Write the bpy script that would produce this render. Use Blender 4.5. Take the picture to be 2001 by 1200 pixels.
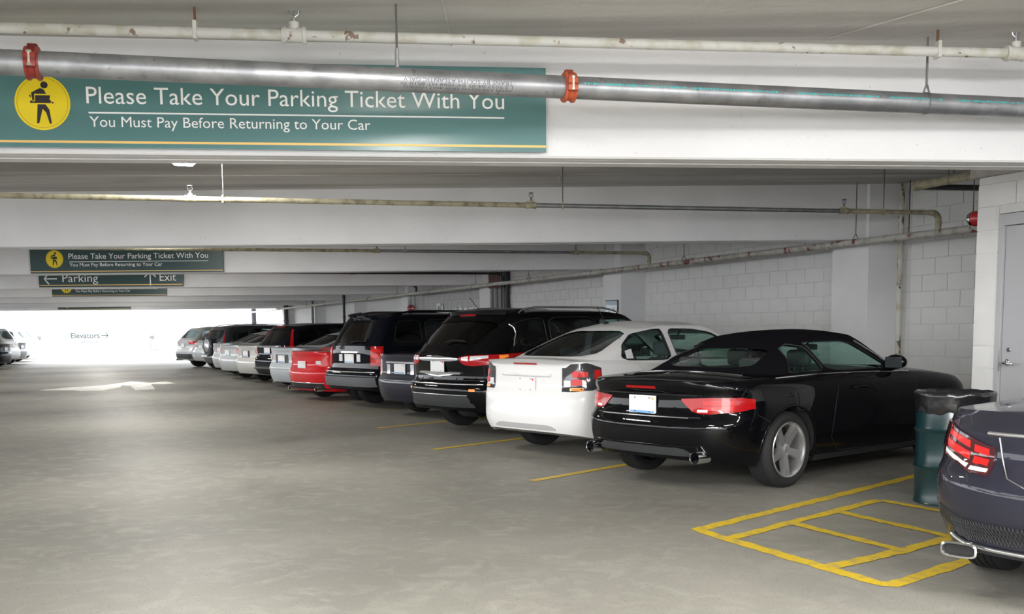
import bpy, bmesh, math, random
from mathutils import Vector, Matrix
from mathutils.bvhtree import BVHTree
from math import sin, cos, pi, radians as RAD, sqrt
random.seed(7)
D = bpy.data
for o in list(D.objects): D.objects.remove(o, do_unlink=True)
C = bpy.context.scene.collection
SC = bpy.context.scene

# ------------------------------------------------------------------ camera
F, PITCH, ROLL, HY = 2000.0, 0.10, 0.009, 644.0
cd = D.cameras.new('camera'); cam = D.objects.new('camera', cd); C.objects.link(cam)
cd.sensor_fit = 'HORIZONTAL'; cd.sensor_width = 36.0; cd.lens = F/2001*36
cd.shift_y = (HY + F*math.tan(PITCH) - 600)/2001
cd.clip_end = 500; cd.clip_start = .05
cam.matrix_world = Matrix.Translation((0,0,1.40)) @ Matrix.Rotation(pi/2-PITCH,4,'X') @ Matrix.Rotation(-ROLL,4,'Z')
SC.camera = cam
# ------------------------------------------------------------------ world, exposure
SC.view_settings.view_transform = 'Standard'; SC.view_settings.look = 'None'
SC.view_settings.exposure = 0.42; SC.view_settings.gamma = 1.0; SC.view_settings.use_curve_mapping = False
W = D.worlds.new('overcast_sky'); SC.world = W; W.use_nodes = True
wn = W.node_tree.nodes; wl = W.node_tree.links
bg = wn['Background']; bg.inputs[1].default_value = 3.6
tc = wn.new('ShaderNodeTexCoord'); sx = wn.new('ShaderNodeSeparateXYZ'); cr = wn.new('ShaderNodeValToRGB')
wl.new(tc.outputs['Generated'], sx.inputs[0]); wl.new(sx.outputs[2], cr.inputs[0]); wl.new(cr.outputs[0], bg.inputs[0])
cr.color_ramp.elements[0].position = 0.0; cr.color_ramp.elements[0].color = (.95,.97,1,1)
cr.color_ramp.elements[1].position = 1.0; cr.color_ramp.elements[1].color = (.86,.92,1,1)
def area(name, loc, rot, sx_, sy_, power, col=(1,1,1)):
    l = D.lights.new(name, 'AREA'); l.shape = 'RECTANGLE'; l.size = sx_; l.size_y = sy_; l.energy = power; l.color = col
    o = D.objects.new(name, l); C.objects.link(o); o.location = loc; o.rotation_euler = rot; return o
LAMP_E = 92.0
area('fill_lamp_behind_camera', (-2.2,-2.2,2.95), (RAD(62),0,RAD(-6)), 4.6, .9, 620, (1,.985,.965))
area('bounce_lamp_behind_camera', (.4,-2.6,1.9), (RAD(142),0,0), 3.0, 1.6, 170, (1,.985,.965))
area('fill_lamp_bay', (3.2,2.2,3.0), (RAD(20),0,RAD(0)), 2.4, .5, 130, (1,.985,.965))

# ------------------------------------------------------------------ materials
MATS = {}
def nt(m): return m.node_tree.nodes, m.node_tree.links, m.node_tree.nodes['Principled BSDF']
def mat(name, col, rough=.5, metal=0., coat=0., emit=None, es=0., spec=.5, alpha=None, bump=0., bscale=60., var=0., vscale=5., coatr=.03):
    m = D.materials.new(name); m.use_nodes = True; n, l, b = nt(m)
    b.inputs['Base Color'].default_value = (*col,1); b.inputs['Roughness'].default_value = rough
    b.inputs['Metallic'].default_value = metal; b.inputs['Coat Weight'].default_value = coat; b.inputs['Coat Roughness'].default_value = coatr
    b.inputs['Specular IOR Level'].default_value = spec
    if emit: b.inputs['Emission Color'].default_value = (*emit,1); b.inputs['Emission Strength'].default_value = es
    if var or bump:
        t = n.new('ShaderNodeTexCoord')
    if var:
        nz = n.new('ShaderNodeTexNoise'); nz.inputs['Scale'].default_value = vscale; nz.inputs['Detail'].default_value = 6
        l.new(t.outputs['Object'], nz.inputs['Vector'])
        mx = n.new('ShaderNodeMix'); mx.data_type = 'RGBA'; l.new(nz.outputs['Fac'], mx.inputs['Factor'])
        mx.inputs[6].default_value = (*[c*(1-var) for c in col],1); mx.inputs[7].default_value = (*[min(1,c*(1+var)) for c in col],1)
        l.new(mx.outputs[2], b.inputs['Base Color'])
    if bump:
        nb = n.new('ShaderNodeTexNoise'); nb.inputs['Scale'].default_value = bscale; nb.inputs['Detail'].default_value = 5
        l.new(t.outputs['Object'], nb.inputs['Vector'])
        bp = n.new('ShaderNodeBump'); bp.inputs['Strength'].default_value = bump; bp.inputs['Distance'].default_value = .01
        l.new(nb.outputs['Fac'], bp.inputs['Height']); l.new(bp.outputs['Normal'], b.inputs['Normal'])
    MATS[name] = m; return m
def noise_mix(m, scale, c1, c2, lo=.4, hi=.6, detail=8, stretch=(1,1,1), rough=None, src=None, coord='Object', dist=0.):
    """layer a second colour over the base colour where a noise passes a threshold"""
    n, l, b = nt(m)
    t = n.new('ShaderNodeTexCoord'); mp = n.new('ShaderNodeMapping'); mp.inputs['Scale'].default_value = stretch
    l.new(t.outputs[coord], mp.inputs[0]); nz = n.new('ShaderNodeTexNoise'); nz.inputs['Scale'].default_value = scale
    nz.inputs['Detail'].default_value = detail; nz.inputs['Distortion'].default_value = dist; l.new(mp.outputs[0], nz.inputs['Vector'])
    rp = n.new('ShaderNodeValToRGB'); rp.color_ramp.elements[0].position = lo; rp.color_ramp.elements[1].position = hi
    l.new(nz.outputs['Fac'], rp.inputs[0])
    mx = n.new('ShaderNodeMix'); mx.data_type = 'RGBA'; l.new(rp.outputs[0], mx.inputs['Factor'])
    if src is None: mx.inputs[6].default_value = (*c1,1)
    else: l.new(src, mx.inputs[6])
    mx.inputs[7].default_value = (*c2,1); l.new(mx.outputs[2], b.inputs['Base Color'])
    return mx.outputs[2]
white = mat('painted_white_concrete', (.77,.77,.785), .55, bump=.18, bscale=25)
s_ = noise_mix(white, .9, (.78,.78,.795), (.70,.70,.715), .42, .70)
s_ = noise_mix(white, 30, None, (.52,.51,.50), .70, .78, 3, src=s_)
blockm = mat('painted_block', (.76,.76,.755), .5, bump=.35, bscale=90)
s_ = noise_mix(blockm, 1.1, (.77,.77,.765), (.67,.67,.665), .4, .7, coord='Object')
mortar = mat('painted_mortar', (.70,.70,.70), .8)
slab = mat('bare_concrete_slab', (.36,.345,.33), .85, bump=.4, bscale=18)
s_ = noise_mix(slab, 1.0, (.60,.585,.56), (.36,.345,.33), .38, .66, 9, (.22,1.6,1), dist=.6)
s_ = noise_mix(slab, 2.2, None, (.68,.67,.65), .56, .80, 9, (.15,2.2,1), src=s_)
s_ = noise_mix(slab, 3.3, None, (.62,.42,.34), .70, .86, 4, (.5,1,1), src=s_)
floorm = mat('garage_floor', (.3,.29,.27), .55, bump=.12, bscale=14, spec=.4)
s_ = noise_mix(floorm, .35, (.285,.276,.24), (.20,.193,.171), .38, .66, 9, (1,1,1), dist=.4)
s_ = noise_mix(floorm, 4.5, None, (.335,.325,.285), .48, .82, 12, src=s_, dist=1.2)
s_ = noise_mix(floorm, .55, None, (.10,.095,.088), .60, .80, 6, (1,.5,1), src=s_)
s_ = noise_mix(floorm, 70, None, (.11,.105,.10), .60, .72, 3, src=s_)
yellow = mat('yellow_paint', (.68,.47,.02), .55, bump=.15)
s_ = noise_mix(yellow, 14, (.70,.49,.025), (.42,.33,.12), .5, .72, 8)
s_ = noise_mix(yellow, 45, None, (.28,.26,.22), .64, .72, 4, src=s_)
yellow_old = mat('worn_yellow_paint', (.5,.36,.05), .6)
s_ = noise_mix(yellow_old, 12, (.50,.37,.07), (.27,.24,.19), .42, .58, 8)
arrow_p = mat('white_road_paint', (.72,.71,.66), .6); noise_mix(arrow_p, 3, (.90,.89,.84), (.55,.53,.48), .45, .7)
galv = mat('galvanised_steel', (.40,.41,.43), .42, metal=.75, bump=.12, bscale=40)
s_ = noise_mix(galv, 7, (.30,.31,.33), (.43,.44,.46), .4, .65, 7)
s_ = noise_mix(galv, 22, None, (.22,.215,.21), .62, .75, 5, src=s_)
oldpipe = mat('flaking_painted_pipe', (.55,.54,.48), .55)
s_ = noise_mix(oldpipe, 9, (.62,.62,.59), (.48,.47,.39), .45, .65, 7)
s_ = noise_mix(oldpipe, 14, None, (.24,.17,.13), .645, .68, 6, (1,1,1), src=s_)
ochre = mat('ochre_pipe', (.40,.37,.24), .5); s_ = noise_mix(ochre, 12, (.46,.43,.30), (.24,.20,.14), .45, .68, 6)
redflake = mat('red_peeling_pipe', (.5,.5,.46), .5)
s_ = noise_mix(redflake, 7, (.50,.49,.45), (.36,.35,.31), .45, .6, 7)
s_ = noise_mix(redflake, 8, None, (.20,.06,.05), .58, .61, 8, (1,1,1), src=s_, dist=.4)
darkpipe = mat('dark_steel_pipe', (.05,.05,.055), .4, metal=.4)
rodm = mat('rusty_rod', (.20,.09,.05), .7, metal=.3, var=.3, vscale=30)
rod2 = mat('steel_rod', (.17,.17,.17), .5, metal=.6)
orange = mat('orange_coupling', (.48,.09,.035), .45, var=.35, vscale=40, bump=.2)
redcoup = mat('dark_red_coupling', (.26,.03,.02), .4, var=.4, vscale=30)
bolt = mat('zinc_bolt', (.75,.72,.62), .3, metal=.9)
greym = mat('grey_door_paint', (.40,.40,.42), .42)
greyf = mat('grey_frame_paint', (.43,.43,.45), .42)
chrome = mat('chrome', (.78,.79,.80), .09, metal=1.)
satin = mat('satin_metal', (.55,.55,.56), .3, metal=1.)
alloy = mat('alloy_rim', (.60,.60,.60), .28, metal=.85)
rubber = mat('tyre_rubber', (.013,.013,.014), .75, bump=.2, bscale=80)
blackp = mat('black_plastic', (.018,.018,.02), .5)
greyp = mat('grey_plastic', (.035,.037,.04), .5); stepm = mat('step_grey', (.10,.105,.11), .5); mirrorm = mat('mirror_glass', (.04,.045,.05), .08, coat=1.)
liner = mat('wheel_well', (.012,.012,.012), .9)
seatm = mat('dark_seat', (.03,.03,.033), .6); seatg = mat('grey_seat', (.10,.10,.11), .7)
fabric = mat('black_soft_top', (.007,.0065,.009), .95, spec=.05, bump=.3, bscale=500)
platew = mat('plate_white', (.80,.80,.80), .4); plateb = mat('plate_blue', (.20,.42,.72), .4); plater = mat('plate_red', (.75,.08,.08), .4)
redlens = mat('red_lens', (.34,.006,.008), .2, coat=.4, spec=.2, emit=(.9,.02,.02), es=.05)
redbright = mat('bright_red_lens', (.50,.012,.010), .2, coat=.4, spec=.2, emit=(1,.03,.02), es=.10)
darklens = mat('dark_lens', (.05,.008,.01), .08, coat=1.)
smoke = mat('smoked_lens', (.045,.045,.05), .08, coat=1.)
clearl = mat('clear_lens', (.75,.76,.78), .15, coat=1.)
amber = mat('amber_lens', (.85,.22,.03), .15, coat=1., emit=(1,.3,.05), es=.3)
signg = mat('sign_green', (.075,.195,.195), .32, coat=.6, coatr=.25)
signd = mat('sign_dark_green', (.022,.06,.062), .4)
signw = mat('sign_white', (.95,.95,.95), .5); signy = mat('sign_yellow', (.86,.66,.01), .4); signk = mat('sign_black', (.02,.015,.02), .5)
signo = mat('sign_gold', (.85,.55,.18), .45); signb = mat('sign_edge', (.015,.05,.05), .5)
drumm = mat('dark_green_drum', (.002,.026,.030), .32, coat=.4, coatr=.15)
bagm = mat('black_bin_liner', (.012,.012,.014), .22, coat=.5, bump=.6, bscale=16)
lampm = mat('lamp_lens', (1,1,1), .5, emit=(1,.97,.92), es=LAMP_E); lamph = mat('lamp_housing', (.75,.75,.74), .5)
letterw = mat('white_letter', (.9,.9,.9), .5); letterg = mat('grey_letter', (.07,.09,.09), .5)
cyan = mat('teal_stencil', (.05,.55,.55), .5); ink = mat('pipe_ink', (.10,.10,.12), .6)
def paint(name, col, metal=.0, rough=.45, coat=.8, spec=.12): return mat(name, col, rough, metal=metal, coat=coat, coatr=.012, spec=spec)
P_black = paint('paint_black', (.003,.003,.004), coat=.6, spec=0); P_white = paint('paint_white', (.80,.80,.80), coat=.6)
P_navy = paint('paint_navy', (.010,.012,.024), .2); P_slate = paint('paint_slate_blue', (.017,.0175,.029), .3)
P_red = paint('paint_red', (.62,.006,.012), .05); P_silver = paint('paint_silver', (.50,.52,.53), .5)
P_silverb = paint('paint_blue_silver', (.46,.50,.53), .4); P_char = paint('paint_charcoal', (.05,.055,.065), .4)
P_sand = paint('paint_warm_silver', (.55,.54,.51), .4); P_pearl = paint('paint_pearl_white', (.72,.73,.74), .1)
P_midnight = paint('paint_midnight', (.004,.005,.009), coat=.6, spec=0)
def glass(name, tint, refl=1.0):
    m = D.materials.new(name); m.use_nodes = True; n = m.node_tree.nodes; l = m.node_tree.links
    n.remove(n['Principled BSDF']); out = n['Material Output']
    tr = n.new('ShaderNodeBsdfTransparent'); tr.inputs[0].default_value = (*tint,1)
    gl = n.new('ShaderNodeBsdfGlossy'); gl.inputs['Roughness'].default_value = .02; gl.inputs[0].default_value = (refl,refl,refl,1)
    fr = n.new('ShaderNodeFresnel'); ge = n.new('ShaderNodeNewGeometry'); ma = n.new('ShaderNodeMath'); ma.operation = 'MULTIPLY_ADD'
    l.new(ge.outputs['Backfacing'], ma.inputs[0]); ma.inputs[1].default_value = 1/1.5-1.5; ma.inputs[2].default_value = 1.5; l.new(ma.outputs[0], fr.inputs[0])   # same reflectance from both faces of the pane
    mx = n.new('ShaderNodeMixShader'); l.new(fr.outputs[0], mx.inputs[0]); l.new(tr.outputs[0], mx.inputs[1]); l.new(gl.outputs[0], mx.inputs[2])
    l.new(mx.outputs[0], out.inputs[0]); MATS[name] = m; return m
G_clear = glass('green_tinted_glass', (.70,.90,.84)); G_dark = glass('privacy_glass', (.05,.055,.06)); G_mid = glass('grey_glass', (.30,.36,.36))

# ------------------------------------------------------------------ helpers
def link(o, parent=None):
    C.objects.link(o)
    if parent is not None: o.parent = parent
    return o
def thing(name, label, cat, loc=(0,0,0), rz=0, group=None):
    o = D.objects.new(name, None); C.objects.link(o); o.location = loc; o.rotation_euler = (0,0,rz)
    o.empty_display_size = .1
    o['label'] = label; o['category'] = cat
    if group: o['group'] = group
    return o
def tag(o, label, cat, group=None, kind=None):
    o['label'] = label; o['category'] = cat
    if group: o['group'] = group
    if kind: o['kind'] = kind
    return o
def struct(o): o['kind'] = 'structure'; return o
class MB:
    def __init__(s): s.v = []; s.f = []; s.mi = []; s.cur = 0
    def add(s, vs, fs):
        b = len(s.v); s.v += [tuple(p) for p in vs]; s.f += [tuple(b+i for i in f) for f in fs]; s.mi += [s.cur]*len(fs); return s
    def box(s, c, d, M=None, bev=0.):
        hx, hy, hz = d[0]/2, d[1]/2, d[2]/2
        if bev <= 0:
            vs = [Vector((c[0]+a*hx, c[1]+b*hy, c[2]+e*hz)) for a in (-1,1) for b in (-1,1) for e in (-1,1)]
            fs = [(0,1,3,2),(4,6,7,5),(0,4,5,1),(2,3,7,6),(0,2,6,4),(1,5,7,3)]
        else:
            bm = bmesh.new(); bmesh.ops.create_cube(bm, size=1)
            bmesh.ops.scale(bm, vec=d, verts=bm.verts); bmesh.ops.translate(bm, vec=c, verts=bm.verts)
            bmesh.ops.bevel(bm, geom=list(bm.edges), offset=bev, segments=2, affect='EDGES', profile=.5)
            bm.verts.index_update(); vs = [v.co.copy() for v in bm.verts]; fs = [[v.index for v in f.verts] for f in bm.faces]; bm.free()
        if M is not None: vs = [M @ Vector(v) for v in vs]
        return s.add(vs, fs)
    def tube(s, pts, r, n=10, cap=True, closed=False):
        pts = [Vector(p) for p in pts]; k = len(pts); rs = r if isinstance(r,(list,tuple)) else [r]*k
        vs = []; up = None
        for i, p in enumerate(pts):
            if closed: t = pts[(i+1)%k]-pts[i-1]
            else: t = pts[min(i+1,k-1)]-pts[max(i-1,0)]
            if t.length < 1e-9: t = Vector((0,0,1))
            t.normalize()
            if up is None: up = t.orthogonal().normalized()
            else:
                up = up-t*up.dot(t)
                up = up.normalized() if up.length > 1e-6 else t.orthogonal().normalized()
            w = t.cross(up)
            for j in range(n):
                a = 2*pi*j/n; vs.append(p+(up*cos(a)+w*sin(a))*rs[i])
        fs = []
        for i in range(k if closed else k-1):
            for j in range(n):
                a = i*n+j; b = i*n+(j+1)%n; i2 = (i+1)%k
                fs.append((a, b, i2*n+(j+1)%n, i2*n+j))
        if cap and not closed: fs += [tuple(range(n))[::-1], tuple((k-1)*n+j for j in range(n))]
        return s.add(vs, fs)
    def lathe(s, prof, n=24, M=None, closed_prof=False):
        """profile (r, z) turned about local z"""
        vs = []
        for r, z in prof:
            for j in range(n):
                a = 2*pi*j/n; vs.append(Vector((r*cos(a), r*sin(a), z)))
        fs = []; k = len(prof)
        for i in range(k if closed_prof else k-1):
            i2 = (i+1)%k
            for j in range(n): fs.append((i*n+j, i*n+(j+1)%n, i2*n+(j+1)%n, i2*n+j))
        if M is not None: vs = [M @ v for v in vs]
        return s.add(vs, fs)
    def prism(s, poly, o, ux, uy, ext):
        """2D polygon in plane (o, ux, uy) extruded by vector ext"""
        o = Vector(o); ux = Vector(ux); uy = Vector(uy); ext = Vector(ext); k = len(poly)
        a = [o+ux*x+uy*y for x, y in poly]; b = [p+ext for p in a]
        return s.add(a+b, [tuple(range(k))[::-1], tuple(range(k,2*k))]+[(i,(i+1)%k,k+(i+1)%k,k+i) for i in range(k)])
    def build(s, name, mats, parent=None, smooth=None, fix=True):
        me = D.meshes.new(name); me.from_pydata([tuple(v) for v in s.v], [], s.f); me.validate()
        mats = mats if isinstance(mats,(list,tuple)) else [mats]
        for m in mats: me.materials.append(m)
        if len(mats) > 1 and len(me.polygons) == len(s.mi):
            me.polygons.foreach_set('material_index', s.mi)
        if fix:
            bm = bmesh.new(); bm.from_mesh(me); bmesh.ops.recalc_face_normals(bm, faces=bm.faces); bm.to_mesh(me); bm.free()
        if smooth:
            me.polygons.foreach_set('use_smooth', [True]*len(me.polygons)); me.set_sharp_from_angle(angle=RAD(smooth))
        return link(D.objects.new(name, me), parent)
def curve(pts):
    """smooth monotone interpolation through (x, y) points"""
    xs = [p[0] for p in pts]; ys = [p[1] for p in pts]; n = len(xs)
    d = [(ys[i+1]-ys[i])/(xs[i+1]-xs[i]) for i in range(n-1)]
    m = [d[0]]+[0 if d[i-1]*d[i] <= 0 else 2*d[i-1]*d[i]/(d[i-1]+d[i]) for i in range(1,n-1)]+[d[-1]]
    def f(x):
        if x <= xs[0]: return ys[0]
        if x >= xs[-1]: return ys[-1]
        i = max(j for j in range(n-1) if xs[j] <= x); h = xs[i+1]-xs[i]; t = (x-xs[i])/h
        return (2*t**3-3*t*t+1)*ys[i]+(t**3-2*t*t+t)*h*m[i]+(-2*t**3+3*t*t)*ys[i+1]+(t**3-t*t)*h*m[i+1]
    return f
def lin(pts):
    def f(x):
        if x <= pts[0][0]: return pts[0][1]
        for (a,b),(c,d) in zip(pts, pts[1:]):
            if x <= c: return b+(d-b)*(x-a)/max(1e-9,c-a)
        return pts[-1][1]
    return f
def text_mesh(body, height, width=None, extrude=.002, font=None, bold=0.):
    cu = D.curves.new('text','FONT'); cu.body = body; cu.size = 1; cu.extrude = 0; cu.offset = bold; cu.resolution_u = 3
    o = D.objects.new('text', cu); C.objects.link(o); bpy.context.view_layer.update()
    dg = bpy.context.evaluated_depsgraph_get(); me = D.meshes.new_from_object(o.evaluated_get(dg))
    vs = [v.co.copy() for v in me.vertices]; fs = [tuple(p.vertices) for p in me.polygons]
    D.objects.remove(o); D.curves.remove(cu); D.meshes.remove(me)
    x0 = min(v.x for v in vs); x1 = max(v.x for v in vs)
    k = height/.69; kx = k if width is None else width/(x1-x0)
    return [Vector(((v.x-x0)*kx, v.y*k, 0)) for v in vs], fs
def put_text(name, body, height, M, m, parent, width=None, bold=0., fn=None):
    vs, fs = text_mesh(body, height, width, bold=bold); mb = MB()
    mb.add([(fn(v) if fn else M @ v) for v in vs], fs)
    return mb.build(name, m, parent, fix=False)
EY = lambda c, y: (c-.43*y, y)       # ground point of a line running along the aisle
AD = Vector((-.3950,.9187,0)); AN = Vector((-.9187,-.3950,0))   # along the aisle, from the wall towards it

# ================================================================== SETTING
mb = MB(); mb.box((-15,37,-.15),(130,110,.3)); struct(mb.build('floor', floorm))
def para(name, c0, c1, y0, y1, z0, z1, m, parent=None):
    mb = MB(); mb.add([(*EY(c0,y0),z0),(*EY(c1,y0),z0),(*EY(c1,y1),z0),(*EY(c0,y1),z0),(*EY(c0,y0),z1),(*EY(c1,y0),z1),(*EY(c1,y1),z1),(*EY(c0,y1),z1)],
        [(0,3,2,1),(4,5,6,7),(0,1,5,4),(1,2,6,5),(2,3,7,6),(3,0,4,7)])
    return mb.build(name, m, parent)
CZ = 3.195
ceil = struct(para('ceiling', -9.4, 11.2, -9, 49.4, CZ, CZ+.3, slab))
# formwork ridges and joints on the slab
rg = random.Random(3)
for (p, q, w) in [((-4.5,5.05),(7.5,6.2),.012),((-.36,4.6),(-.36,6.75),.014),((2.0,6.6),(3.4,4.6),.02),((-4,4.1),(7,4.9),.012),((-6,9.9),(6.5,10.3),.012),((-1.1,7.2),(-1.1,9.9),.014),((.6,7.2),(.6,13),.014),((-5,11.9),(6,12.4),.012)]:
    a = Vector((*p,CZ-.002)); b = Vector((*q,CZ-.002)); d = (b-a).normalized(); s = Vector((-d.y,d.x,0))*w/2
    mb = MB(); k = 24; vs = []; fs = []
    for i in range(k+1):
        c = a+(b-a)*i/k; j = rg.uniform(.5,1.4); vs += [c-s*j, c+s*j, c+Vector((0,0,-.006))]
    for i in range(k): fs += [(3*i,3*i+3,3*i+5,3*i+2),(3*i+1,3*i+2,3*i+5,3*i+4)]
    struct(mb.add(vs,fs).build('formwork_ridge', slab, ceil, fix=False))
# beams
def beam(xa, ya, xb, yb, z0=2.5, wid=.33):
    mb = MB(); d = Vector((xb-xa,yb-ya,0)).normalized(); n = Vector((-d.y,d.x,0))
    prof = [(0,CZ+.01),(0,z0+.012),(.012,z0),(.075,z0),(.08,z0+.008),(.088,z0),(.17,z0),(.175,z0+.01),(.185,z0-.004),(wid-.012,z0-.004),(wid,z0+.01),(wid,CZ+.01)]
    A = Vector((xa,ya,0)); B = Vector((xb,yb,0)); k = len(prof)
    va = [A+n*u+Vector((0,0,z)) for u,z in prof]; vb = [B+n*u+Vector((0,0,z)) for u,z in prof]
    mb.add(va+vb, [tuple(range(k)), tuple(range(k,2*k))[::-1]]+[(i,k+i,k+(i+1)%k,(i+1)%k) for i in range(k)])
    return struct(mb.build('ceiling_beam', white))
BY = [13.25,19.3,25.4,31.25,37.1,43.0,48.9]
beam(-9.4-.43*5.5, 6.724-.107*(9.4+.43*5.5+.014), 8.1, 6.724+.107*8.086)
for y in BY: beam(EY(-9.4,y)[0], y-.02, EY(10.7,y)[0], y)
beam(-9, 0.6, 9.5, 1.2)
# wall columns (side face at Y, front face along the aisle)
CY = [13.2,19.08,25.0,31.0,36.8,42.7,48.7]
for y in CY: struct(para('wall_column', 10.24, 10.70, y, y+.62, 0, CZ+.005, white))
# block walls
blk = None
def block_mesh(l, h=.195, d=.05):
    mb = MB(); mb.box((l/2,0,h/2),(l,d,h),bev=.006); me = mb.build('block', blockm); m = me.data; D.objects.remove(me); return m
BLK = {1: block_mesh(.397), .5: block_mesh(.194)}
blockg = mat('greyer_painted_block', (.6,.6,.6), .5, bump=.35, bscale=90); noise_mix(blockg, 1.1, (.52,.52,.525), (.45,.45,.455), .4, .7)
BLG = {k: m.copy() for k, m in BLK.items()}
for m in BLG.values(): m.materials[0] = blockg
def block_wall(name, c, y0, y1, z0=0, z1=CZ, skip=None, direction=AD, normal=AN, origin=None, length=None, piece='block', B=None):
    """one wall: painted backing with each block proud of its recessed joints"""
    o = Vector((*EY(c,y0),0)) if origin is None else Vector(origin)
    L = (y1-y0)/direction.y if length is None else length
    d = direction; n = normal
    root = MB(); b = [o-n*.0, o+d*L, o+d*L-n*.2, o-n*.2]
    off = n*-.008
    b = [o+off, o+d*L+off, o+d*L-n*.2, o-n*.2]
    root.add([p+Vector((0,0,z0)) for p in b]+[p+Vector((0,0,z1)) for p in b], [(0,3,2,1),(4,5,6,7),(0,1,5,4),(1,2,6,5),(2,3,7,6),(3,0,4,7)])
    w = struct(root.build(name, mortar)) if skip is None else None
    if w is None: w = struct(skip[1](name))
    rows = int((z1-z0+.001)/.203)
    cnt = 0
    for r in range(rows):
        x = 0.; first = (r%2==1)
        while x < L-.1:
            ln = .5 if (first or L-x < .39) else 1
            first = False
            lm_ = .203 if ln == .5 else .406
            if skip is None or not skip[0](x, x+lm_, z0+r*.203):
                ob = D.objects.new(piece, (B or BLK)[ln]); C.objects.link(ob); ob.parent = w
                p = o+d*(x+.004)+n*(-.022)+Vector((0,0,z0+r*.203+.004))+n*rg.uniform(-.0015,.0015)
                ob.matrix_local = Matrix.Translation(p) @ Matrix.Rotation(math.atan2(d.y,d.x),4,'Z')
                cnt += 1
            x += lm_
    return w
# bays of the right-hand wall
block_wall('wall_right', 10.675, 8.6, 13.2); block_wall('wall_right', 10.675, 13.82, 19.08)
block_wall('wall_right', 10.675, 19.70, 25.0); block_wall('wall_right', 10.675, 25.62, 31.0, B=BLG)
def farwall_mat():
    m = mat('far_painted_block', (.76,.76,.755), .6); n, l, b = nt(m)
    t = n.new('ShaderNodeTexCoord'); br = n.new('ShaderNodeTexBrick'); mp = n.new('ShaderNodeMapping')
    mp.inputs['Rotation'].default_value = (RAD(90),0,0); l.new(t.outputs['Object'], mp.inputs[0]); l.new(mp.outputs[0], br.inputs[0])
    br.inputs['Scale'].default_value = 1; br.inputs['Brick Width'].default_value = .406; br.inputs['Row Height'].default_value = .203; br.inputs['Mortar Size'].default_value = .006
    bp = n.new('ShaderNodeBump'); bp.inputs['Strength'].default_value = .5; bp.inputs['Distance'].default_value = -.01
    l.new(br.outputs['Fac'], bp.inputs['Height']); l.new(bp.outputs[0], b.inputs['Normal']); return m
farb = farwall_mat()
for a, b in ((31.62,36.8),(37.42,42.7),(43.32,48.7)): struct(para('wall_right', 10.675, 10.95, a, b, 0, CZ, farb))
struct(para('wall_right', 10.675, 10.95, 49.32, 83.6, 0, 4.2, white))
struct(para('wall_right', 10.675, 10.95, -9, 8.6, 0, CZ, white))
struct(para('wall_left', -9.4, -9.2, -9, 83.6, 0, 1.05, white))
# far wall of the open court
mb = MB(); mb.box((-42,83.8,2.4),(70,.3,4.8)); struct(mb.build('wall_back', white))
for x in (-38.4,-29.3):
    mb = MB(); mb.box((x,83.4,2.4),(.55,.5,4.8)); struct(mb.build('wall_column', white))
# stair enclosure with door
S0 = Vector((*EY(8.18,9.30),0)); SD = -AD; SN = AN
DZ0, DZ1, DA, DB = 0., 2.36, .245, 1.26
def stair_core(name):
    mb = MB()
    def seg(a, b, z0, z1):
        p = [S0+SD*a-SN*.008, S0+SD*b-SN*.008, S0+SD*b-SN*.2, S0+SD*a-SN*.2]
        mb.add([q+Vector((0,0,z0)) for q in p]+[q+Vector((0,0,z1)) for q in p], [(0,3,2,1),(4,5,6,7),(0,1,5,4),(1,2,6,5),(2,3,7,6),(3,0,4,7)])
    seg(.004,DA-.02,0,2.7); seg(DB+.02,1.62,0,2.7); seg(DA-.02,DB+.02,DZ1+.02,2.7)
    # return walls to the back wall
    for a in (.004,1.42):
        p = [S0+SD*a-SN*.2, S0+SD*(a+.2)-SN*.2, S0+SD*(a+.2)-SN*2.25, S0+SD*a-SN*2.25]
        mb.add([q for q in p]+[q+Vector((0,0,2.7)) for q in p], [(0,3,2,1),(4,5,6,7),(0,1,5,4),(1,2,6,5),(2,3,7,6),(3,0,4,7)])
    return mb.build(name, blockm)
block_wall('wall_stair', 0, 0, 0, z1=2.66, skip=(lambda a,b,z: (b > DA-.01 and a < DB+.01 and z < DZ1-.1), stair_core), direction=SD, normal=SN, origin=S0, length=1.62)
# jamb fillers beside the frame (cut blocks)
stw = D.objects['wall_stair']
def sbox(name, a, b, z0, z1, n0, n1, m, parent, bev=0.):
    mb = MB(); c = S0+SD*(a+b)/2+SN*(n0+n1)/2+Vector((0,0,(z0+z1)/2))
    M = Matrix.Translation(c) @ Matrix.Rotation(math.atan2(SD.y,SD.x),4,'Z')
    mb.box((0,0,0),(b-a,n1-n0,z1-z0),M,bev=bev); return mb.build(name, m, parent)
for r in range(12):
    sbox('block', .004 if True else 0, DA-.005, r*.203+.004, r*.203+.199, -.03, .003, blockm, stw)
    sbox('block', DB+.005, 1.615, r*.203+.004, r*.203+.199, -.03, .003, blockm, stw)
for r in (11.6,):
    sbox('block', DA, DB, DZ1+.006, 2.435, -.03, .003, blockm, stw)
dr = D.objects.new('door_1', None); C.objects.link(dr); dr['kind'] = 'structure'
sbox('door_frame', DA, DA+.055, 0, DZ1, -.12, .012, greyf, dr, .003); sbox('door_frame', DB-.055, DB, 0, DZ1, -.12, .012, greyf, dr, .003)
sbox('door_frame', DA+.055, DB-.055, DZ1-.10, DZ1, -.12, .012, greyf, dr, .003)
lf = sbox('door_leaf', DA+.060, DB-.060, .01, DZ1-.105, -.06, -.012, greym, dr, .002)
def spt(a, z, n): return S0+SD*a+SN*n+Vector((0,0,z))
hd = MB(); M = Matrix.Translation(spt(DA+.125,1.075,-.012)) @ SN.to_track_quat('Z','Y').to_matrix().to_4x4()
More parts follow.
